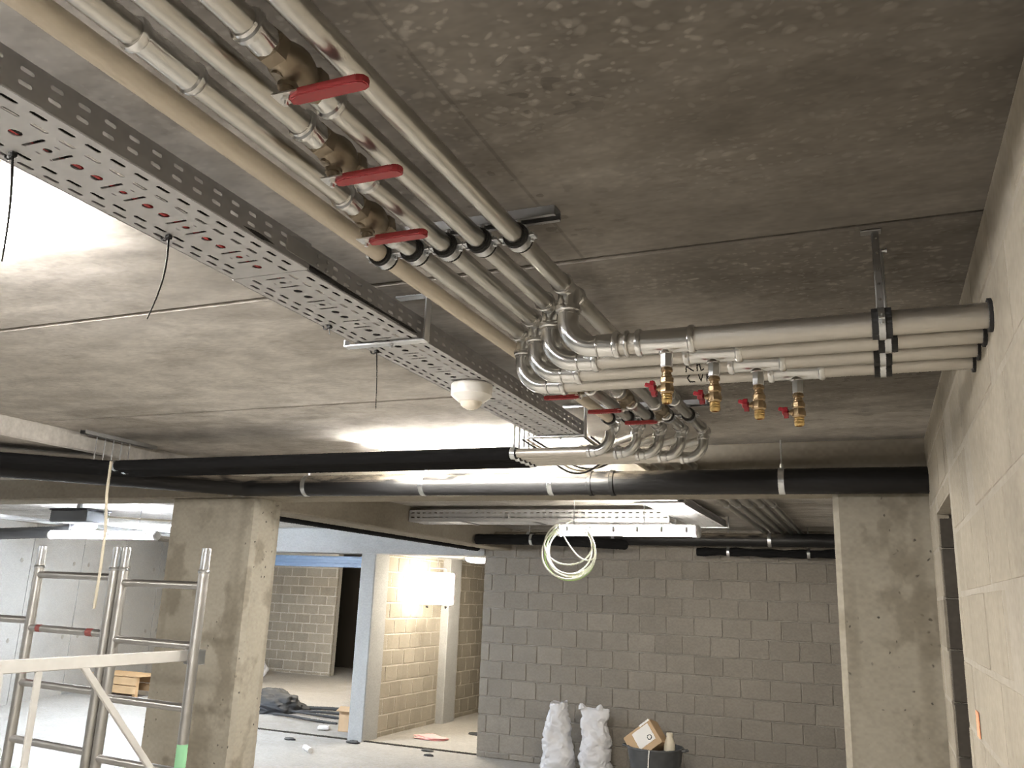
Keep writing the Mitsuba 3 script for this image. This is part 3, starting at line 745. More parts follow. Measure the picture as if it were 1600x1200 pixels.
def clamp(x, y, z, r, top, label, group, axis=(0, 1, 0), w=0.022, rod=True, lip=0.018):
    t = thing("pipe_clamp", label, "pipe clamp", group)
    axis = np.array(axis, float)
    part(t, "rubber_lining", band([x, y, z], axis, r + 0.0004, r + 0.0066, w + lip), m("rubber"), label="black rubber lining")
    side = np.cross(axis, [0, 0, 1.0])
    ears = []
    for s in (-1, 1):
        c = np.array([x, y, z]) + side * s * (r + 0.012)
        ears.append(obox(c, np.abs(side) * 0.016 + np.abs(axis) * w + np.array([0, 0, 0.006]), None, 0.001))
        ears.append(turn(c + np.array([0, 0, -0.012]), [0, 0, 1], [(0, 0.0042), (0.004, 0.0042), (0.004, 0.0022), (0.022, 0.0022)], 8))
    sb = part(t, "steel_band", band([x, y, z], axis, r + 0.0058, r + 0.0085, w), m("zinc"))
    for j in (0, 2):
        part(sb, "ear", ears[j:j + 2], m("zinc"))
    if rod:
        part(t, "threaded_rod", [turn([x, y, z + r + 0.007], [0, 0, 1], [(0, 0.007), (0.012, 0.007)], 6), sweep([[x, y, z + r + 0.008], [x, y, top]], 0.004, 10)], m("zinc"))
    return t
CN = {"tan": "around the tan pipe", "a": "around the steel pipe next to the tan pipe", "b": "around the third steel pipe from the right", "c": "around the second steel pipe from the right", "d": "around the rightmost steel pipe"}
for k in ("tan", "a", "b", "c", "d"):
    clamp(PX[k], 1.53, MZ, PR, CEIL - 0.012, f"black-lined pipe clamp {CN[k]}, near row", "near pipe clamps")
    clamp(PX[k], 3.345, MZ, PR, CEIL - 0.012, f"black-lined pipe clamp {CN[k]}, far row", "far pipe clamps")
# hanger of the branch pipes
HX = 0.042
BCL = {"d": "topmost and largest", "c": "second from the top", "b": "third from the top", "a": "lowest"}
for k, dx in (("d", 0), ("c", 0.012), ("b", 0.002), ("a", 0.003)):
    t = clamp(HX + dx, BRY[k], BZ, BRR[k], CEIL, f"black-edged clamp on the pale branch pipes near the right-hand wall, {BCL[k]}", "clamps on the branch pipes", axis=(1, 0, 0), rod=(k != "d"), w=0.013, lip=0.026)
hg = thing("hanger_rod", "dark steel hanger bar from the ceiling down to the clamps on the branch pipes", "hanger")
bar = sg.box(-0.006, 0, 0.006, CEIL - BZ - BRR["d"] - 0.008)
for j in range(5):
    bar = bar.difference(sg.Point(0, 0.02 + 0.035 * j).buffer(0.003))
bm = extrude(bar, 0.004)
R = np.eye(4); R[:3, :3] = np.array([[1, 0, 0], [0, 0, -1], [0, 1, 0]], float)
bm.apply_transform(R); bm.apply_translation([HX, BRY["d"], BZ + BRR["d"] + 0.007])
part(hg, "bar", [bm, sweep([[HX - 0.005, BRY["d"] + 0.004, BZ + 0.033], [HX - 0.005, BRY["d"] + 0.004, CEIL]], 0.004, 8)], m("strut"), False)
part(hg, "foot_plate", box(HX - 0.03, HX + 0.012, BRY["d"] - 0.012, BRY["d"] + 0.014, CEIL - 0.004, CEIL, 0.001), m("strut"), False)
part(hg, "screw", turn([HX + 0.010, BRY["d"] - 0.004, CEIL - 0.05], [1, 0, 0], [(0, 0.003), (0.006, 0.003), (0.006, 0.005), (0.010, 0.005)], 8), m("zinc"))

# ------------------------------------------------------------------ cable trays with punched slots
def tray_base(x0, x1, y0, y1, phase=0.0):
    xc, w = (x0 + x1) / 2, x1 - x0
    holes = []
    k = math.floor(y0 / 0.05) - 1
    while k * 0.05 < y1:
        yb = k * 0.05
        for xo, ph in ((w / 2 - 0.024, 0.017), (w / 2 - 0.054, 0.043), (-w / 2 + 0.046, 0.047), (-w / 2 + 0.020, 0.022)):
            holes.append(slot(xc + xo, yb + ph, 0.030, 0.0085, 90))
        k += 1
    k = math.floor(y0 / 0.155) - 1
    while k * 0.155 < y1:
        yb = k * 0.155 + 0.046
        holes += [slot(xc, yb, 0.052, 0.007), slot(xc, yb + 0.052, 0.052, 0.007), sg.Point(xc, yb + 0.026).buffer(0.0075, quad_segs=4),
                  slot(xc - 0.022, yb + 0.026, 0.010, 0.003, 90), slot(xc + 0.022, yb + 0.026, 0.010, 0.003, 90),
                  sg.Point(xc, yb + 0.083).buffer(0.0105, quad_segs=4), sg.Point(xc, yb + 0.123).buffer(0.0105, quad_segs=4)]
        k += 1
    b = sg.box(x0, y0, x1, y1)
    inner = sg.box(x0 - 1, y0 + 0.006, x1 + 1, y1 - 0.006)
    holes = [h for h in holes if h.within(inner)]
    return b.difference(unary_union(holes))
def tray_side(y0, y1, h):
    holes, k = [], math.floor(y0 / 0.05) - 1
    while k * 0.05 < y1:
        holes += [slot(k * 0.05 + 0.022, h * 0.36, 0.024, 0.0075), slot(k * 0.05 + 0.022, h * 0.73, 0.024, 0.0075)]
        k += 1
    inner = sg.box(y0 + 0.006, -1, y1 - 0.006, 1)
    return sg.box(y0, 0.0, y1, h).difference(unary_union([q for q in holes if q.within(inner)]))
def tray_segment(parent, x0, x1, y0, y1, z, h, th=0.0015, mat="tray", lean=0.0):
    b = extrude(tray_base(x0, x1, y0, y1), th); b.apply_translation([0, 0, z])
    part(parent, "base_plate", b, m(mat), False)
    for x, s in ((x1, 1), (x0, -1)):
        q = extrude(tray_side(y0, y1, h), th)
        R = np.eye(4); R[:3, :3] = np.array([[0, 0, 1], [1, 0, 0], [0, 1, 0]], float)
        q.apply_transform(R)
        q.apply_translation([x - (th if s > 0 else 0), 0, z])
        lip = sweep([[x - s * 0.003, y0, z + h], [x - s * 0.003, y1, z + h]], 0.0032, 8)
        fold = sweep([[x - s * 0.0015, y0, z + 0.0015], [x - s * 0.0015, y1, z + 0.0015]], 0.0024, 8)
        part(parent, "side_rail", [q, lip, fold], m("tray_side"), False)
TZ = 0.675
ct = thing("cable_tray", "long perforated galvanised cable tray running along the ceiling beside the pipes", "cable tray")
tray_segment(ct, -1.306, -1.100, -0.5, 1.415, TZ, 0.058)
tray_segment(ct, -1.312, -1.108, 1.417, 3.41, TZ, 0.058)
part(ct, "connector_plate", [box(-1.1005, -1.098, 1.33, 1.50, TZ + 0.012, TZ + 0.048, 0.0008)] + [turn([-1.098, yy, TZ + zz], [1, 0, 0], [(0, 0.005), (0.004, 0.005), (0.005, 0.003)], 8) for yy in (1.44, 1.475) for zz in (0.02, 0.04)], m("strut"), False)
for i, (yy, lb) in enumerate(((1.935, "near the middle of the long cable tray"), (3.335, "at the far end of the long cable tray"), (-0.2, "behind the camera on the long cable tray"))):
    t = thing("tray_bracket", f"bent steel bracket carrying the tray, {lb}", "bracket", "brackets of the long cable tray")
    w = 0.028
    def flat(x0, x1, z0, z1):
        return box(x0, x1, yy - w / 2, yy + w / 2, z0, z1, 0.0012)
    part(t, "bottom_arm", flat(-1.345, -1.088, TZ - 0.010, TZ - 0.004), m("zinc"), False)
    part(t, "upright", flat(-1.0945, -1.088, TZ - 0.008, CEIL), m("zinc"), False)
    part(t, "top_arm", flat(-1.19, -1.088, CEIL - 0.006, CEIL), m("zinc"), False)
    part(t, "end_lip", flat(-1.349, -1.343, TZ - 0.010, TZ + 0.012), m("zinc"), False)
    part(t, "bolt", turn([-1.20, yy, TZ - 0.010], [0, 0, -1], [(0, 0.0065), (0.005, 0.0065), (0.005, 0.004), (0.010, 0.004)], 6), m("zinc"), False)

NTH = ["first", "second", "third", "fourth", "fifth", "sixth", "seventh", "eighth", "ninth"]
# cables lying in the trays
def laid_cable(x, y0, y1, z, r, mat, label, seed, along_x=False):
    g = np.random.default_rng(seed)
    n = max(6, int(abs(y1 - y0) / 0.12))
    w = np.cumsum(g.normal(0, 0.004, n)); w -= np.linspace(w[0], w[-1], n)
    q = [[x + w[i], y0 + (y1 - y0) * i / (n - 1), z + r + 0.0005] for i in range(n)]
    if along_x:
        q = [[b, a, c] for a, b, c in q]
    solid("tray_cable", sweep(q, r, 8), m(mat), label, "cable", "cables lying in the trays")
for i, (x, mat) in enumerate(((-1.130, "black_plastic"), (-1.146, "black_plastic"), (-1.165, "dark_duct"), (-1.188, "black_plastic"), (-1.206, "red_cable"), (-1.222, "black_plastic"), (-1.245, "dark_duct"), (-1.262, "black_plastic"), (-1.282, "black_plastic"))):
    laid_cable(x, -0.4, 1.45 if mat == "red_cable" else 3.40, TZ + 0.0015, 0.0065 if mat != "red_cable" else 0.005, mat, f"{dict(black_plastic='black', dark_duct='dark grey', red_cable='red')[mat]} cable in the long cable tray, {NTH[i]} from the pipe side", 100 + i)
for i in range(5):
    laid_cable(7.09 + 0.045 * i, -4.0, -1.6, 0.657, 0.012, "black_plastic", f"black cable in the tray across the far block wall, {NTH[i]} from the camera", 200 + i, True)
for i in range(5):
    laid_cable(-1.51 + 0.05 * i, 4.7, 8.0, 0.7015, 0.010, "black_plastic", f"black cable in the wide tray beyond the cross beam, {NTH[i]} from the left", 300 + i)

# cable ties hanging from the tray
def cable_tie(p0, p1, bow, label, width=0.0022):
    t = thing("cable_tie", label, "cable tie", "black cable ties on the tray")
    p0, p1 = np.array(p0), np.array(p1)
    q = [p0 + (p1 - p0) * s + np.array(bow) * math.sin(math.pi * s) for s in np.linspace(0, 1, 12)]
    part(t, "tail", sweep(q, np.linspace(width, width * 0.55, 12), 6), m("black_plastic"))
    part(t, "head", [obox(p0 + np.array([0, 0, 0.002]), (0.013, 0.010, 0.009), None, 0.002), torus(p0 + np.array([-0.012, 0.002, 0.007]), [0, 1, 0], 0.010, 0.002, 14, 6)], m("black_plastic"))
cable_tie([-1.262, 1.173, 0.668], [-1.287, 1.173, 0.500], (0.014, 0, 0), "black cable tie with a long curved tail hanging from the long cable tray")
cable_tie([-1.262, 0.831, 0.668], [-1.237, 0.831, 0.480], (0.006, 0, 0), "black cable tie hanging from the cable tray at the left edge of the picture")
cable_tie([-1.288, 2.002, 0.668], [-1.276, 2.002, 0.500], (0.002, 0, 0), "thin straight black cable tie hanging from the tray beside the tray bracket", 0.0016)
cable_tie([-1.287, 1.765, 0.668], [-1.287, 1.768, 0.650], (0, 0, 0), "short cut-off black cable tie under the tray before the tray bracket")

# motion sensor
ms_ = thing("motion_sensor", "white round motion sensor under the cable tray", "sensor")
sx, sy = -1.187, 2.43
part(ms_, "base", turn([sx, sy, TZ - 0.001], [0, 0, -1], [(0, 0.060), (0.003, 0.066), (0.006, 0.0685), (0.040, 0.0675), (0.046, 0.062), (0.062, 0.042), (0.063, 0.0)], 36), m("white_plastic"))
part(ms_, "lens", turn([sx, sy, TZ - 0.060], [0, 0, -1], [(0, 0.037), (0.004, 0.037), (0.014, 0.033), (0.022, 0.024), (0.027, 0.012), (0.028, 0.0)], 28), m("lens"), label="beige dome lens")

# ------------------------------------------------------------------ pipes to the left: bare steel, then black insulation
OL = {"tan": "nearest", "a": "second", "b": "third", "c": "fourth", "d": "furthest"}
for i, k in enumerate(("tan", "a", "b", "c", "d")):
    y = LOWY[k]; r = 0.0205
    t = thing("low_pipe", f"bare steel pipe bending left below the tray end, {OL[k]} of five from the camera", "pipe", "bare steel pipes below the tray end")
    xe = PX[k] if k != "tan" else PX[k] - 0.02
    bend = 0.065
    part(t, "elbow", [sweep(fillet([[xe, y, MZ - 0.044 if k != "tan" else 0.70], [xe, y, LZ], [xe - bend - 0.02, y, LZ]], bend, 10), r + 0.001, 22), socket([xe, y, MZ - 0.046], [0, 0, 1], r, 0.02) if k != "tan" else None, socket([xe - bend, y, LZ], [-1, 0, 0], r + 0.001, 0.034), ring_bead([xe - bend + 0.004, y, LZ], [1, 0, 0], r + 0.002, 0.004)], m("fitting"), label="shiny press elbow")
    x1 = -1.452
    part(t, "tube", sweep([[xe - bend - 0.02, y, LZ], [x1, y, LZ]], r, 22), m("branch_pipe"))
    part(t, "end_clamp", [band([x1 + 0.004, y, LZ], [1, 0, 0], r + 0.004, r + 0.007, 0.022), turn([x1 + 0.004, y, LZ + r + 0.006], [0, 0, 1], [(0, 0.006), (0.01, 0.006)], 6)], m("zinc"))
    part(t, "clamp_lining", band([x1 + 0.004, y, LZ], [1, 0, 0], r, r + 0.0045, 0.032), m("rubber"))
    part(t, "hanging_rod", sweep([[x1 + 0.004, y, LZ + r + 0.01], [x1 + 0.004, y, CEIL]], 0.0035, 8), m("zinc"))
    # black foam on the continuing run, which turns towards the camera at the left
    q = thing("insulated_pipe", f"black foam-insulated pipe left of the bare steel pipes, {OL[k]} of five", "pipe", "black insulated pipes")
    kx = -3.93 + (3.536 - y) * 0.45
    path = fillet([[x1 - 0.012, y, LZ], [kx, y, LZ], [kx - 2.2, y - 2.0, LZ]], 0.10, 8)
    part(q, "insulation", sweep(path, 0.0285, 22), m("foam"))
    part(q, "hanging_rod", sweep([[-3.97, y - 0.02, LZ + 0.02], [-3.97, y - 0.02, CEIL - 0.01]], 0.0035, 8), m("zinc"))
    if k in ("tan", "b"):
        part(q, "band", band([kx + 0.06, y, LZ], [1, 0, 0], 0.0285, 0.0305, 0.02), m("zinc"))
strut_channel([-3.97, 3.30, CEIL], [-3.97, 3.82, CEIL], "steel strut rail on the ceiling above the left end of the black insulated pipes")

# ------------------------------------------------------------------ fat black drain pipe in front of the cross beam
dp = thing("drain_pipe", "fat black plastic drain pipe along the front of the concrete cross beam", "pipe")
DY, DR = 4.285, 0.062
dz = lambda x: 0.592 - 0.0055 * (x - 0.2)
path = fillet([[WX + 0.02, DY, dz(0.26)], [-3.62, DY, dz(-3.6)], [-4.4, DY - 0.72, 0.617], [-6.6, DY - 2.75, 0.63]], 0.16, 8)
part(dp, "tube", sweep(path, DR, 30), m("black_pipe"))
for x in (-1.36, -1.24):
    part(dp, "socket", turn([x + 0.012, DY, dz(x)], [-1, 0, 0], [(0, DR), (0.002, DR + 0.005), (0.02, DR + 0.006), (0.024, DR)], 30), m("black_pipe"))
for (a, w) in ((-3.66, 0.02), (-3.73, 0.02)):
    part(dp, "bend_collar", turn([a, DY - max(0, -3.66 - a) * 0.4, dz(a)], [-1, -0.25, 0], [(0, DR), (0.002, DR + 0.005), (0.008, DR + 0.005), (0.010, DR)], 28), m("zinc"))  # pale zinc stands in for whitish reflections on the bend rings
part(dp, "cable_loop", torus([-1.25, DY, dz(-1.2)], [1, 0, 0], DR + 0.003, 0.003, 30, 6), m("black_plastic"))
PL = {-3.17: "above the left column", -2.36: "left of the lit ceiling patch", -1.58: "in its brightly lit middle", -0.395: "in its dark right stretch"}
for x, lb in PL.items():
    t = thing("pipe_strap", f"pale steel strap on the fat black drain pipe, {lb}", "strap", "straps of the black drain pipe")
    part(t, "band", band([x, DY, dz(x)], [1, 0, 0], DR, DR + 0.0025, 0.028, 32), m("zinc"))
    part(t, "bolt", [turn([x, DY, dz(x) + DR + 0.002], [0, 0, 1], [(0, 0.009), (0.02, 0.009)], 6), sweep([[x, DY, dz(x) + DR], [x, DY, CEIL]], 0.004, 8)], m("zinc"))
# cables sagging between the tray end and the drain pipe
for i, (x0, x1, sag, mat, lb) in enumerate(((-1.42, -1.13, 0.085, "black_plastic", "lowest"), (-1.40, -1.12, 0.068, "beige_cable", "middle"), (-1.37, -1.10, 0.055, "black_plastic", "topmost"))):
    q = [[x0 + (x1 - x0) * s, 3.80 + 0.03 * i, 0.665 - sag * math.sin(math.pi * s) ** 0.8] for s in np.linspace(0, 1, 18)]
    solid("sagging_cable", sweep([[x0, 3.45, 0.683]] + q + [[x1, 3.45, 0.683]], 0.0045, 8), m(mat), f"{'beige' if 'beige' in mat else 'black'} cable sagging between the tray end and the black drain pipe, {lb} of three", "cable", "cables sagging at the tray end")
# thin pole / cable hanging near the scaffold
solid("hanging_cord", sweep([[-3.735, 3.31, 0.62], [-3.72, 3.30, 0.45], [-3.688, 3.30, 0.251], [-3.682, 3.30, 0.05], [-3.684, 3.30, -0.14]], 0.0075, 8), m("pole"), "thin beige cord hanging down beside the scaffold posts", "cord")

# ------------------------------------------------------------------ next bay: trays, pipes, coil
fx = thing("cable_tray", "perforated cable tray running across in front of the far block wall, above the tube light", "cable tray")
def xtray(parent, x0, x1, y0, y1, z, h):
    b = extrude(tray_base(y0, y1, x0, x1), 0.0015)
    R = np.eye(4); R[:3, :3] = np.array([[0, 1, 0], [1, 0, 0], [0, 0, -1]], float)
    b.apply_transform(R); b.apply_translation([0, 0, z])
    part(parent, "base_plate", b, m("tray"), False)
    for y in (y0, y1):
        holes, k = [], math.floor(x0 / 0.06)
        while k * 0.06 < x1:
            holes += [slot(k * 0.06 + 0.03, h * 0.36, 0.034, 0.012), slot(k * 0.06 + 0.03, h * 0.74, 0.034, 0.012)]
            k += 1
        inner = sg.box(x0 + 0.01, 0, x1 - 0.01, h)
        q = extrude(sg.box(x0, 0, x1, h).difference(unary_union([s for s in holes if s.within(inner)])), 0.0015)
        R2 = np.eye(4); R2[:3, :3] = np.array([[1, 0, 0], [0, 0, -1], [0, 1, 0]], float)
        q.apply_transform(R2); q.apply_translation([0, y, z])
        part(parent, "side_rail", [q, box(x0, x1, y - 0.002, y + 0.012, z - 0.003, z + 0.004)], m("tray"), False)
xtray(fx, -4.03, -1.56, 7.05, 7.33, 0.655, 0.105)
for i, x in enumerate((-3.45, -2.75, -2.05)):
    part(fx, "hanger", [box(x - 0.016, x + 0.016, 7.34, 7.35, 0.645, CEIL), box(x - 0.016, x + 0.016, 7.03, 7.35, 0.645, 0.652)], m("strut"), False)
fy = thing("cable_tray", "wide cable tray lit from below beyond the cross beam, running towards the block wall", "cable tray")
tray_segment(fy, -1.55, -1.25, 4.64, 8.05, 0.70, 0.06)
part(fy, "end_bracket", [box(-1.58, -1.22, 7.99, 8.03, 0.690, 0.697), box(-1.225, -1.218, 7.99, 8.03, 0.69, CEIL), box(-1.58, -1.573, 7.99, 8.03, 0.69, 0.73)], m("zinc"), False)
part(fy, "bracket", [box(-1.58, -1.22, 5.99, 6.03, 0.690, 0.697), box(-1.225, -1.218, 5.99, 6.03, 0.69, CEIL)], m("zinc"), False)
FPL = ["leftmost", "second from the left", "third from the left", "fourth from the left", "rightmost"]
for i in range(5):
    x = -1.02 + 0.085 * i
    q = thing("far_pipe", f"grey pipe under the slab beyond the cross beam, {FPL[i]} of five", "pipe", "grey pipes of the next bay")
    part(q, "tube", sweep([[x, 4.625, 0.745], [x, 9.59, 0.745]], 0.0225, 18), m("steel_pipe"))
    part(q, "clamp", [band([x, 6.6, 0.745], [0, 1, 0], 0.0225, 0.027, 0.025), sweep([[x, 6.6, 0.77], [x, 6.6, CEIL]], 0.004, 6)], m("zinc"))
fd = thing("drain_pipe", "black drain pipe running across high on the far block wall", "pipe")
part(fd, "tube", sweep([[-4.03, 9.1, 0.66], [-0.1, 9.1, 0.665], [0.85, 9.1, 0.67]], 0.068, 26), m("black_pipe"))
for x in (-3.62, -2.62, -0.98):
    part(fd, "strap", [band([x, 9.1, 0.663], [1, 0, 0], 0.068, 0.072, 0.035), sweep([[x, 9.1, 0.73], [x, 9.1, CEIL]], 0.006, 8)], m("zinc"))
fd2 = thing("insulated_pipe", "lumpy black insulated pipe below the far drain pipe, beside the right column", "pipe")
nn = np.linspace(0, 1, 24)
part(fd2, "insulation", sweep([[-1.75 + 1.9 * s, 9.25, 0.545 + 0.006 * math.sin(9 * s)] for s in nn], 0.042 + 0.006 * np.sin(nn * 37), 16), m("foam"))
for x in (-1.42, -0.62):
    part(fd2, "strap", [band([x, 9.25, 0.547], [1, 0, 0], 0.044, 0.053, 0.03), sweep([[x, 9.25, 0.598], [x, 9.25, CEIL]], 0.005, 8)], m("zinc"))
fd3 = thing("insulated_pipe", "short black insulated pipe under the far tray, left of the hanging cable coil", "pipe")
part(fd3, "insulation", sweep(fillet([[-4.0, 8.5, 0.60], [-3.2, 8.5, 0.60], [-2.75, 8.55, 0.585], [-2.45, 8.93, 0.59]], 0.1, 6), 0.055, 18), m("foam"))
part(fd3, "strap", band([-3.35, 8.5, 0.60], [1, 0, 0], 0.055, 0.06, 0.03), m("zinc"))
solid("insulated_pipe", sweep([[-4.50, 4.7, 0.585], [-4.50, 9.58, 0.585]], 0.055, 18), m("foam"), "black pipe running along the left side of the far concrete beam", "pipe")
# hanging coil
cc = thing("cable_coil", "coil of white and green cable hanging from the far tray beside the tube light", "cable coil")
for i in range(7):
    a = np.linspace(math.radians(128 - 4 * (i % 3)), math.radians(128 + 288 - 5 * i), 46)
    rx, rz = 0.198 - 0.010 * (i % 3) + 0.004 * i, 0.190 + 0.009 * (i % 4) - 0.03 * (i == 5)
    c = np.array([-2.215 + 0.010 * math.sin(2.1 * i), 6.475 - 0.011 * i, 0.362 + 0.020 * (i % 3) + 0.03 * (i == 5)])
    q = [[c[0] + rx * math.cos(t), c[1] - 0.02 * math.sin(t * 2), c[2] + rz * math.sin(t)] for t in a]
    part(cc, "loop", sweep(q, 0.0068, 8), m("cable_green" if i == 3 else "cable_white"), label="green cable" if i == 3 else None)
part(cc, "tail", sweep(fillet([[-2.315, 6.46, 0.525], [-2.35, 6.70, 0.60], [-2.42, 7.04, 0.657]], 0.03, 4), 0.0068, 8), m("cable_white"))
part(cc, "tail", sweep([[-2.29 + 0.28 * s, 6.42, 0.53 - 0.23 * math.sin(math.pi * min(1, s * 0.62)) ** 1.0] for s in np.linspace(0, 1, 16)], 0.006, 8), m("cable_white"))

# far left bay: duct, conduit, black box
solid("conduit", sweep([[-9.0, 4.7, 0.655], [-9.0, 12.5, 0.655]], 0.028, 14), m("housing"), "grey conduit under the ceiling at the far left above the tube light", "conduit")
solid("conduit", sweep([[-7.62, 6.6, 0.66], [-6.6, 6.62, 0.615], [-5.5, 6.65, 0.58]], 0.012, 10), m("beige_cable"), "thin pale conduit running right from the black box at the far left", "conduit")
jb = thing("junction_box", "black box under the ceiling at the far left beside the glowing tube light", "box")
part(jb, "case", box(-7.92, -7.40, 6.35, 6.65, 0.575, 0.70, 0.012), m("dark_duct"), False)
part(jb, "lid", box(-7.93, -7.39, 6.34, 6.66, 0.697, 0.715, 0.004), m("black_plastic"), False)
part(jb, "hanger", [box(-7.7, -7.66, 6.48, 6.52, 0.71, CEIL)], m("strut"), False)
solid("duct", sweep(fillet([[-10.4, 7.5, 0.52], [-9.0, 7.4, 0.55], [-8.05, 7.0, 0.60]], 0.3, 6), 0.07, 18), m("dark_duct"), "dark grey round duct at the far left behind the conduit", "duct")

# ------------------------------------------------------------------ aluminium folding scaffold
sc = thing("scaffold", "aluminium folding scaffold tower with rungs and spigots at the left", "scaffold")
posts = {"p0": (-4.30, 3.44), "p1": (-3.675, 3.385), "p1b": (-3.625, 3.40), "p2": (-3.055, 3.36)}
for k, (x, y) in posts.items():
    part(sc, "post", sweep([[x, y, FLOOR], [x, y, 0.075]], 0.0255, 18), m("aluminium"))
    part(sc, "spigot", [turn([x, y, 0.055], [0, 0, 1], [(0, 0.027), (0.008, 0.029), (0.014, 0.027), (0.02, 0.0225), (0.118, 0.0225), (0.122, 0.020), (0.122, 0.017), (0.05, 0.017)], 18), turn([x + 0.021, y, 0.155], [1, -0.6, 0], [(0, 0.004), (0.003, 0.004)], 8)], m("zinc"))
for (a, b, z0, off) in (("p0", "p1", 0.020, 0), ("p1b", "p2", -0.005, 0)):
    for j in range(7):
        z = z0 - 0.283 * j
        A, B = np.array([*posts[a], z]), np.array([*posts[b], z])
        if z > FLOOR + 0.1:
            part(sc, "rung", sweep([A, B], 0.0195, 16), m("aluminium"))
q0 = np.array([*posts["p0"], -0.225])
part(sc, "rung", sweep([q0, q0 + np.array([-0.9, -0.03, 0.0])], 0.0195, 14), m("aluminium"))
part(sc, "brace_bar", obox([-3.10, 2.50, -0.335], (0.016, 1.80, 0.052), None, 0.003), m("dull_aluminium"), False)
part(sc, "brace_bracket", box(-3.115, -3.03, 3.36, 3.415, -0.375, -0.305, 0.003), m("zinc"), False)
for (y0, z0, y1, z1) in ((2.557, -0.35, 2.57, -1.78), (2.766, -0.35, 3.35, -0.95), (2.385, -0.35, 2.46, -1.5)):
    d = np.array([0, y1 - y0, z1 - z0]); Ld = np.linalg.norm(d)
    part(sc, "strut", obox([-3.10, (y0 + y1) / 2, (z0 + z1) / 2], (0.014, Ld, 0.030), rot([1, 0, 0], math.degrees(math.atan2(d[2], d[1]))), 0.003), m("dull_aluminium"), False)
part(sc, "green_tape", sweep([[*posts["p2"], -0.93], [*posts["p2"], -0.73]], 0.0258, 18), m("green_tape"), label="green paint on the post")
A, B = np.array([*posts["p0"], 0.020 - 0.283]), np.array([*posts["p1"], 0.020 - 0.283])
part(sc, "red_label", sweep([A + (B - A) * 0.12, A + (B - A) * 0.18], 0.0202, 16), m("red_tape"), label="worn red label")
part(sc, "red_label", sweep([A + (B - A) * 0.78, A + (B - A) * 0.86], 0.0202, 16), m("red_tape"), label="worn red label")
part(sc, "red_label", sweep([[*posts["p0"], -0.50], [*posts["p0"], -0.43]], 0.0262, 16), m("red_tape"), label="worn red label")

# ------------------------------------------------------------------ things on the floor
def sack(cx, cy, z0, w, d, h, tilt, seed, open_top, label):
    t = thing("sack", label, "sack", "white rubble sacks")
    nz, na = 40, 56
    V = []
    for i in range(nz + 1):
        s = i / nz
        if open_top:
            wid = w * (1.0 - 0.48 * s ** 0.9) * (0.94 + 0.06 * min(1, s * 9))
            dep = d * (1.0 - 0.50 * s ** 1.3)
        else:
            wid = w * (0.95 + 0.09 * math.sin(4.2 * s + 0.5) - 0.04 * s + 0.16 * max(0.0, s - 0.86) / 0.14)
            dep = d * (1.0 - 0.88 * s ** 3.0) * (0.92 + 0.10 * math.sin(3.0 * s))
        for j in range(na):
            a = 2 * math.pi * j / na
            e = 0.72
            x = wid / 2 * np.sign(math.cos(a)) * abs(math.cos(a)) ** e
            y = dep / 2 * np.sign(math.sin(a)) * abs(math.sin(a)) ** e
            V.append([x + tilt * s, y, h * s])
    V = np.array(V)
    rad = V * np.array([1, 1, 0]); rad /= np.linalg.norm(rad, axis=1, keepdims=True) + 1e-9
    nn_ = (meshkit.fbm(V * [7, 7, 6], 3, seed) - 0.5) * 0.085 - np.maximum(0, 0.10 - np.abs(meshkit.fbm(V * [6, 6, 15] + V[:, [0]] * [0, 0, 9], 2, seed + 5) - 0.5)) * 0.22
    V = V + rad * nn_[:, None]
    V[-na:, 2] += 0.05 * (meshkit.noise(V[-na:] * 14, seed + 3) - 0.3)
    i, j = np.meshgrid(np.arange(nz), np.arange(na), indexing="ij")
    q = np.stack([i * na + j, i * na + (j + 1) % na, (i + 1) * na + (j + 1) % na, (i + 1) * na + j], -1).reshape(-1, 4)
    f = np.vstack([q[:, [0, 1, 2]], q[:, [0, 2, 3]]])
    k = len(V)
    inner = V[-na:].mean(0) - [0, 0, 0.10 if open_top else 0.0]
    V = np.vstack([V, V[:na].mean(0), inner])
    a = np.arange(na); b = (a + 1) % na; Lq = nz * na
    f = np.vstack([f, np.stack([np.full(na, k), b, a], 1), np.stack([np.full(na, k + 1), Lq + a, Lq + b], 1)])
    mm = trimesh.Trimesh(V, f, process=False); mm.apply_translation([cx, cy, z0])
    part(t, "bag", mm, m("sack"), True)
    if not open_top:
        ear = [turn([cx + tilt + s * w * 0.40, cy, z0 + h - 0.01], [0.35 * s, 0, 1], [(0, 0.05), (0.03, 0.035), (0.055, 0.012)], 8) for s in (-1, 0.45)]
        part(t, "tied_ear", ear, m("sack"))
    return t
sack(-3.29, 9.33, FLOOR, 0.40, 0.28, 0.70, -0.02, 3, True, "open-topped white sack standing against the block wall, left of two")
sack(-2.86, 9.33, FLOOR, 0.34, 0.28, 0.67, -0.03, 8, False, "full white sack standing against the block wall, right of two")
tb = thing("tub", "black builder's tub holding rubbish in front of the block wall", "tub")
tx, ty = -2.16, 9.05
part(tb, "body", turn([tx, ty, FLOOR], [0, 0, 1], [(0, 0.20), (0.02, 0.215), (0.37, 0.275), (0.385, 0.285), (0.40, 0.285), (0.40, 0.268), (0.37, 0.262), (0.10, 0.225), (0.09, 0.0)], 40), m("tub"))
part(tb, "handle", [torus([tx + s * 0.285, ty, FLOOR + 0.385], [0, 0, 1], 0.045, 0.010, 18, 8) for s in (-1, 1)], m("tub"))
bx = thing("carton", "open brown cardboard carton with white label, tipped into the black tub", "box")
Rb = rot([0, 1, 0], -38) @ rot([1, 0, 0], -18)
bc = np.array([tx - 0.08, ty - 0.03, FLOOR + 0.44])
part(bx, "box", obox(bc, (0.34, 0.20, 0.26), Rb, 0.004), m("cardboard"), False)
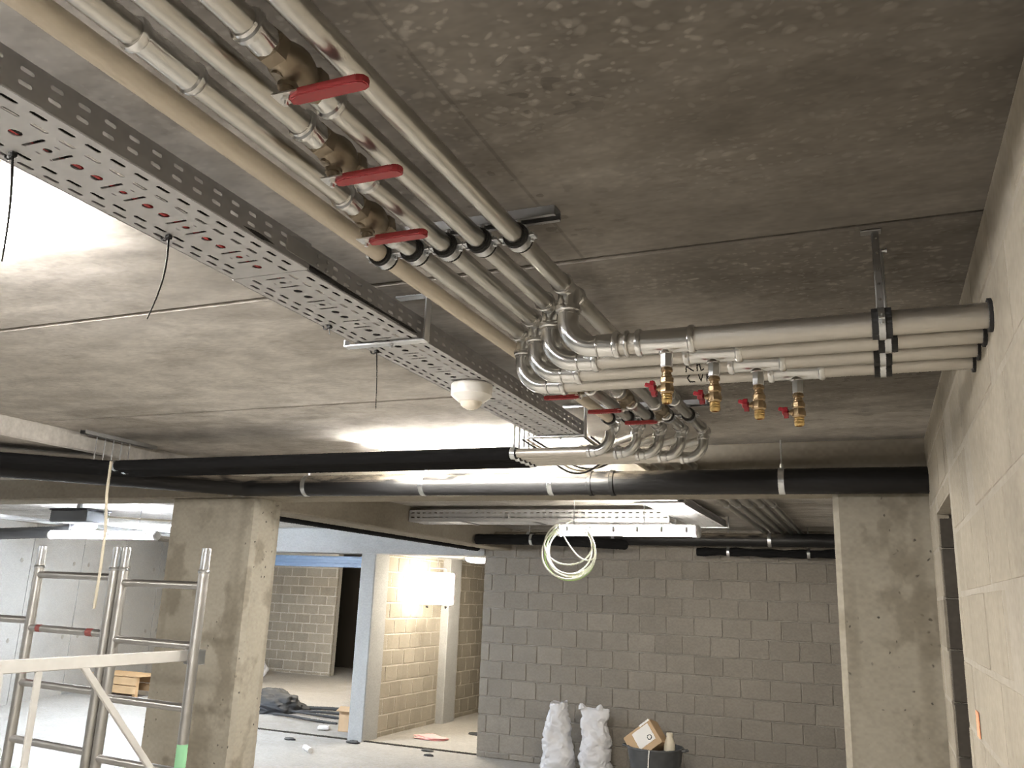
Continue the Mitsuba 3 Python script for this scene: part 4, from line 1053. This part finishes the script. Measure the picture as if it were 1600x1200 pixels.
part(bx, "label", [obox(loc(bc, Rb, 0.03, -0.1015, 0.02), (0.20, 0.002, 0.17), Rb), obox(loc(bc, Rb, 0.10, -0.1015, 0.125), (0.12, 0.002, 0.02), Rb)], m("paper"), False, "white printed label")
part(bx, "print", torus(loc(bc, Rb, 0.08, -0.1035, -0.02), Rb @ np.array([0, 1.0, 0]), 0.022, 0.004, 16, 6), m("ink"))
bt = thing("bottle", "small beige plastic bottle standing in the black tub", "bottle")
part(bt, "body", turn([tx + 0.165, ty - 0.08, FLOOR + 0.22], [0, 0, 1], [(0, 0.05), (0.02, 0.056), (0.22, 0.056), (0.28, 0.035), (0.30, 0.028)], 20), m("bottle"))
part(bt, "cap", turn([tx + 0.165, ty - 0.08, FLOOR + 0.52], [0, 0, 1], [(0, 0.034), (0.03, 0.032), (0.032, 0.02)], 14), m("bottle"))
solid("string", sweep([[tx + 0.01, ty - 0.29, FLOOR + 0.40], [tx + 0.005, ty - 0.300, FLOOR + 0.33], [tx - 0.003, ty - 0.285, FLOOR + 0.2], [tx + 0.02, ty - 0.265, FLOOR + 0.05]], 0.006, 8), m("paper"), "white string hanging over the rim of the black tub", "string")

# doorway on the left
tarp_v = trimesh.creation.icosphere(subdivisions=4)
v = tarp_v.vertices.copy()
v = v * np.array([0.62, 0.5, 0.26])
v *= (0.75 + 0.65 * meshkit.fbm(tarp_v.vertices * 2.6 + 4, 4, 2))[:, None]
v[:, 2] = np.maximum(v[:, 2], -0.02)
tm = trimesh.Trimesh(v, tarp_v.faces, process=False); tm.apply_translation([-8.75, 11.2, FLOOR + 0.02])
solid("tarpaulin", tm, m("tarp"), "crumpled heap of dark sheeting on the floor left of the doorway", "tarpaulin", smooth=50)
for i, (x0, y0, x1, y1, lb) in enumerate(((-8.3, 11.6, -6.9, 11.75, "furthest"), (-8.6, 11.05, -6.95, 11.1, "middle"), (-8.2, 10.75, -7.0, 10.6, "nearest"), (-8.15, 11.25, -7.3, 11.42, "slanting"))):
    p = [[x0 + (x1 - x0) * s, y0 + (y1 - y0) * s + 0.05 * math.sin(5 * s + i), FLOOR + 0.02 + 0.015 * math.sin(4 * s)] for s in np.linspace(0, 1, 10)]
    solid("rubber_strip", sweep(p, 0.020 if i else 0.028, 6), m("tarp"), f"dark strip lying on the floor beside the heap of sheeting, {lb} one", "strip", "dark strips on the floor")
cb = thing("carton", "brown cardboard carton on the floor beside the pale post", "box")
part(cb, "box", box(-6.66, -6.36, 10.15, 10.45, FLOOR, FLOOR + 0.27, 0.004), m("cardboard"), False)
part(cb, "flap", [obox([-6.51, 10.13, FLOOR + 0.285], (0.30, 0.12, 0.004), rot([1, 0, 0], 25)), obox([-6.34, 10.3, FLOOR + 0.30], (0.12, 0.28, 0.004), rot([0, 1, 0], -40))], m("cardboard"), False)
solid("paper_scrap", obox([-6.86, 10.12, FLOOR + 0.03], (0.16, 0.10, 0.05), rot([0, 0, 1], 25), 0.012), m("paper"), "crumpled white paper on the floor beside the carton", "paper")
pv = trimesh.creation.icosphere(subdivisions=3); vv = pv.vertices * np.array([0.20, 0.12, 0.04]); vv *= (0.5 + 1.1 * meshkit.fbm(pv.vertices * 3, 3, 9))[:, None]
vv[:, 2] = np.maximum(vv[:, 2], -0.01)
pm = trimesh.Trimesh(vv, pv.faces, process=False); pm.apply_translation([-5.38, 10.35, FLOOR + 0.012])
solid("plastic_rag", pm, m("pink"), "pink plastic rag on the floor of the lit passage", "rag")
solid("tube_scrap", sweep([[-6.20, 8.80, FLOOR + 0.03], [-6.02, 8.66, FLOOR + 0.03]], 0.03, 12), m("paper"), "short white tube lying on the floor in front of the doorway", "tube")
for i, (x, y, r, lb) in enumerate(((-6.75, 9.25, 0.05, "in front of the doorway"), (-6.0, 9.5, 0.06, "at the foot of the pale post"), (-5.0, 9.55, 0.05, "left of the block wall corner"), (-4.85, 9.3, 0.04, "near the block wall corner"), (-5.05, 11.0, 0.06, "inside the lit passage"), (-8.9, 14.6, 0.07, "in the room behind the blue lintel"))):
    q = trimesh.creation.icosphere(subdivisions=2); w_ = q.vertices * np.array([1.6, 0.8, 0.35]) * r * (0.6 + 0.8 * meshkit.fbm(q.vertices * 2 + i, 2, i))[:, None]
    q = trimesh.Trimesh(w_, q.faces, process=False); q.apply_translation([x, y, FLOOR + r * 0.2])
    solid("rubble_scrap", q, m("tarp"), f"small dark scrap on the floor {lb}", "scrap")
bk = thing("bag", "pale plastic bag on the floor against the far wall of the room behind the lintel", "bag")
q = trimesh.creation.icosphere(subdivisions=3); w_ = q.vertices * np.array([0.42, 0.3, 0.26]) * (0.7 + 0.6 * meshkit.fbm(q.vertices * 2.2, 3, 5))[:, None]
w_[:, 2] = np.maximum(w_[:, 2], -0.12); q = trimesh.Trimesh(w_, q.faces, process=False); q.apply_translation([-12.3, 15.2, FLOOR + 0.12])
part(bk, "body", q, m("sack"), 60)
wc = thing("crate", "pale wooden crate on the floor at the far left behind the scaffold", "crate")
for j in range(2):
    for y in (10.9, 11.4):
        part(wc, "board", box(-11.95, -11.0, y - 0.012, y + 0.012, FLOOR + 0.06 + 0.13 * j, FLOOR + 0.18 + 0.13 * j, 0.003), m("wood"), False)
for (x, y) in ((-11.9, 10.945), (-11.05, 10.945), (-11.9, 11.355), (-11.05, 11.355)):
    part(wc, "corner_post", box(x - 0.03, x + 0.03, y - 0.03, y + 0.03, FLOOR, FLOOR + 0.32, 0.003), m("wood"), False)
part(wc, "top_board", box(-11.97, -10.98, 10.88, 11.42, FLOOR + 0.32, FLOOR + 0.34, 0.003), m("wood"), False)
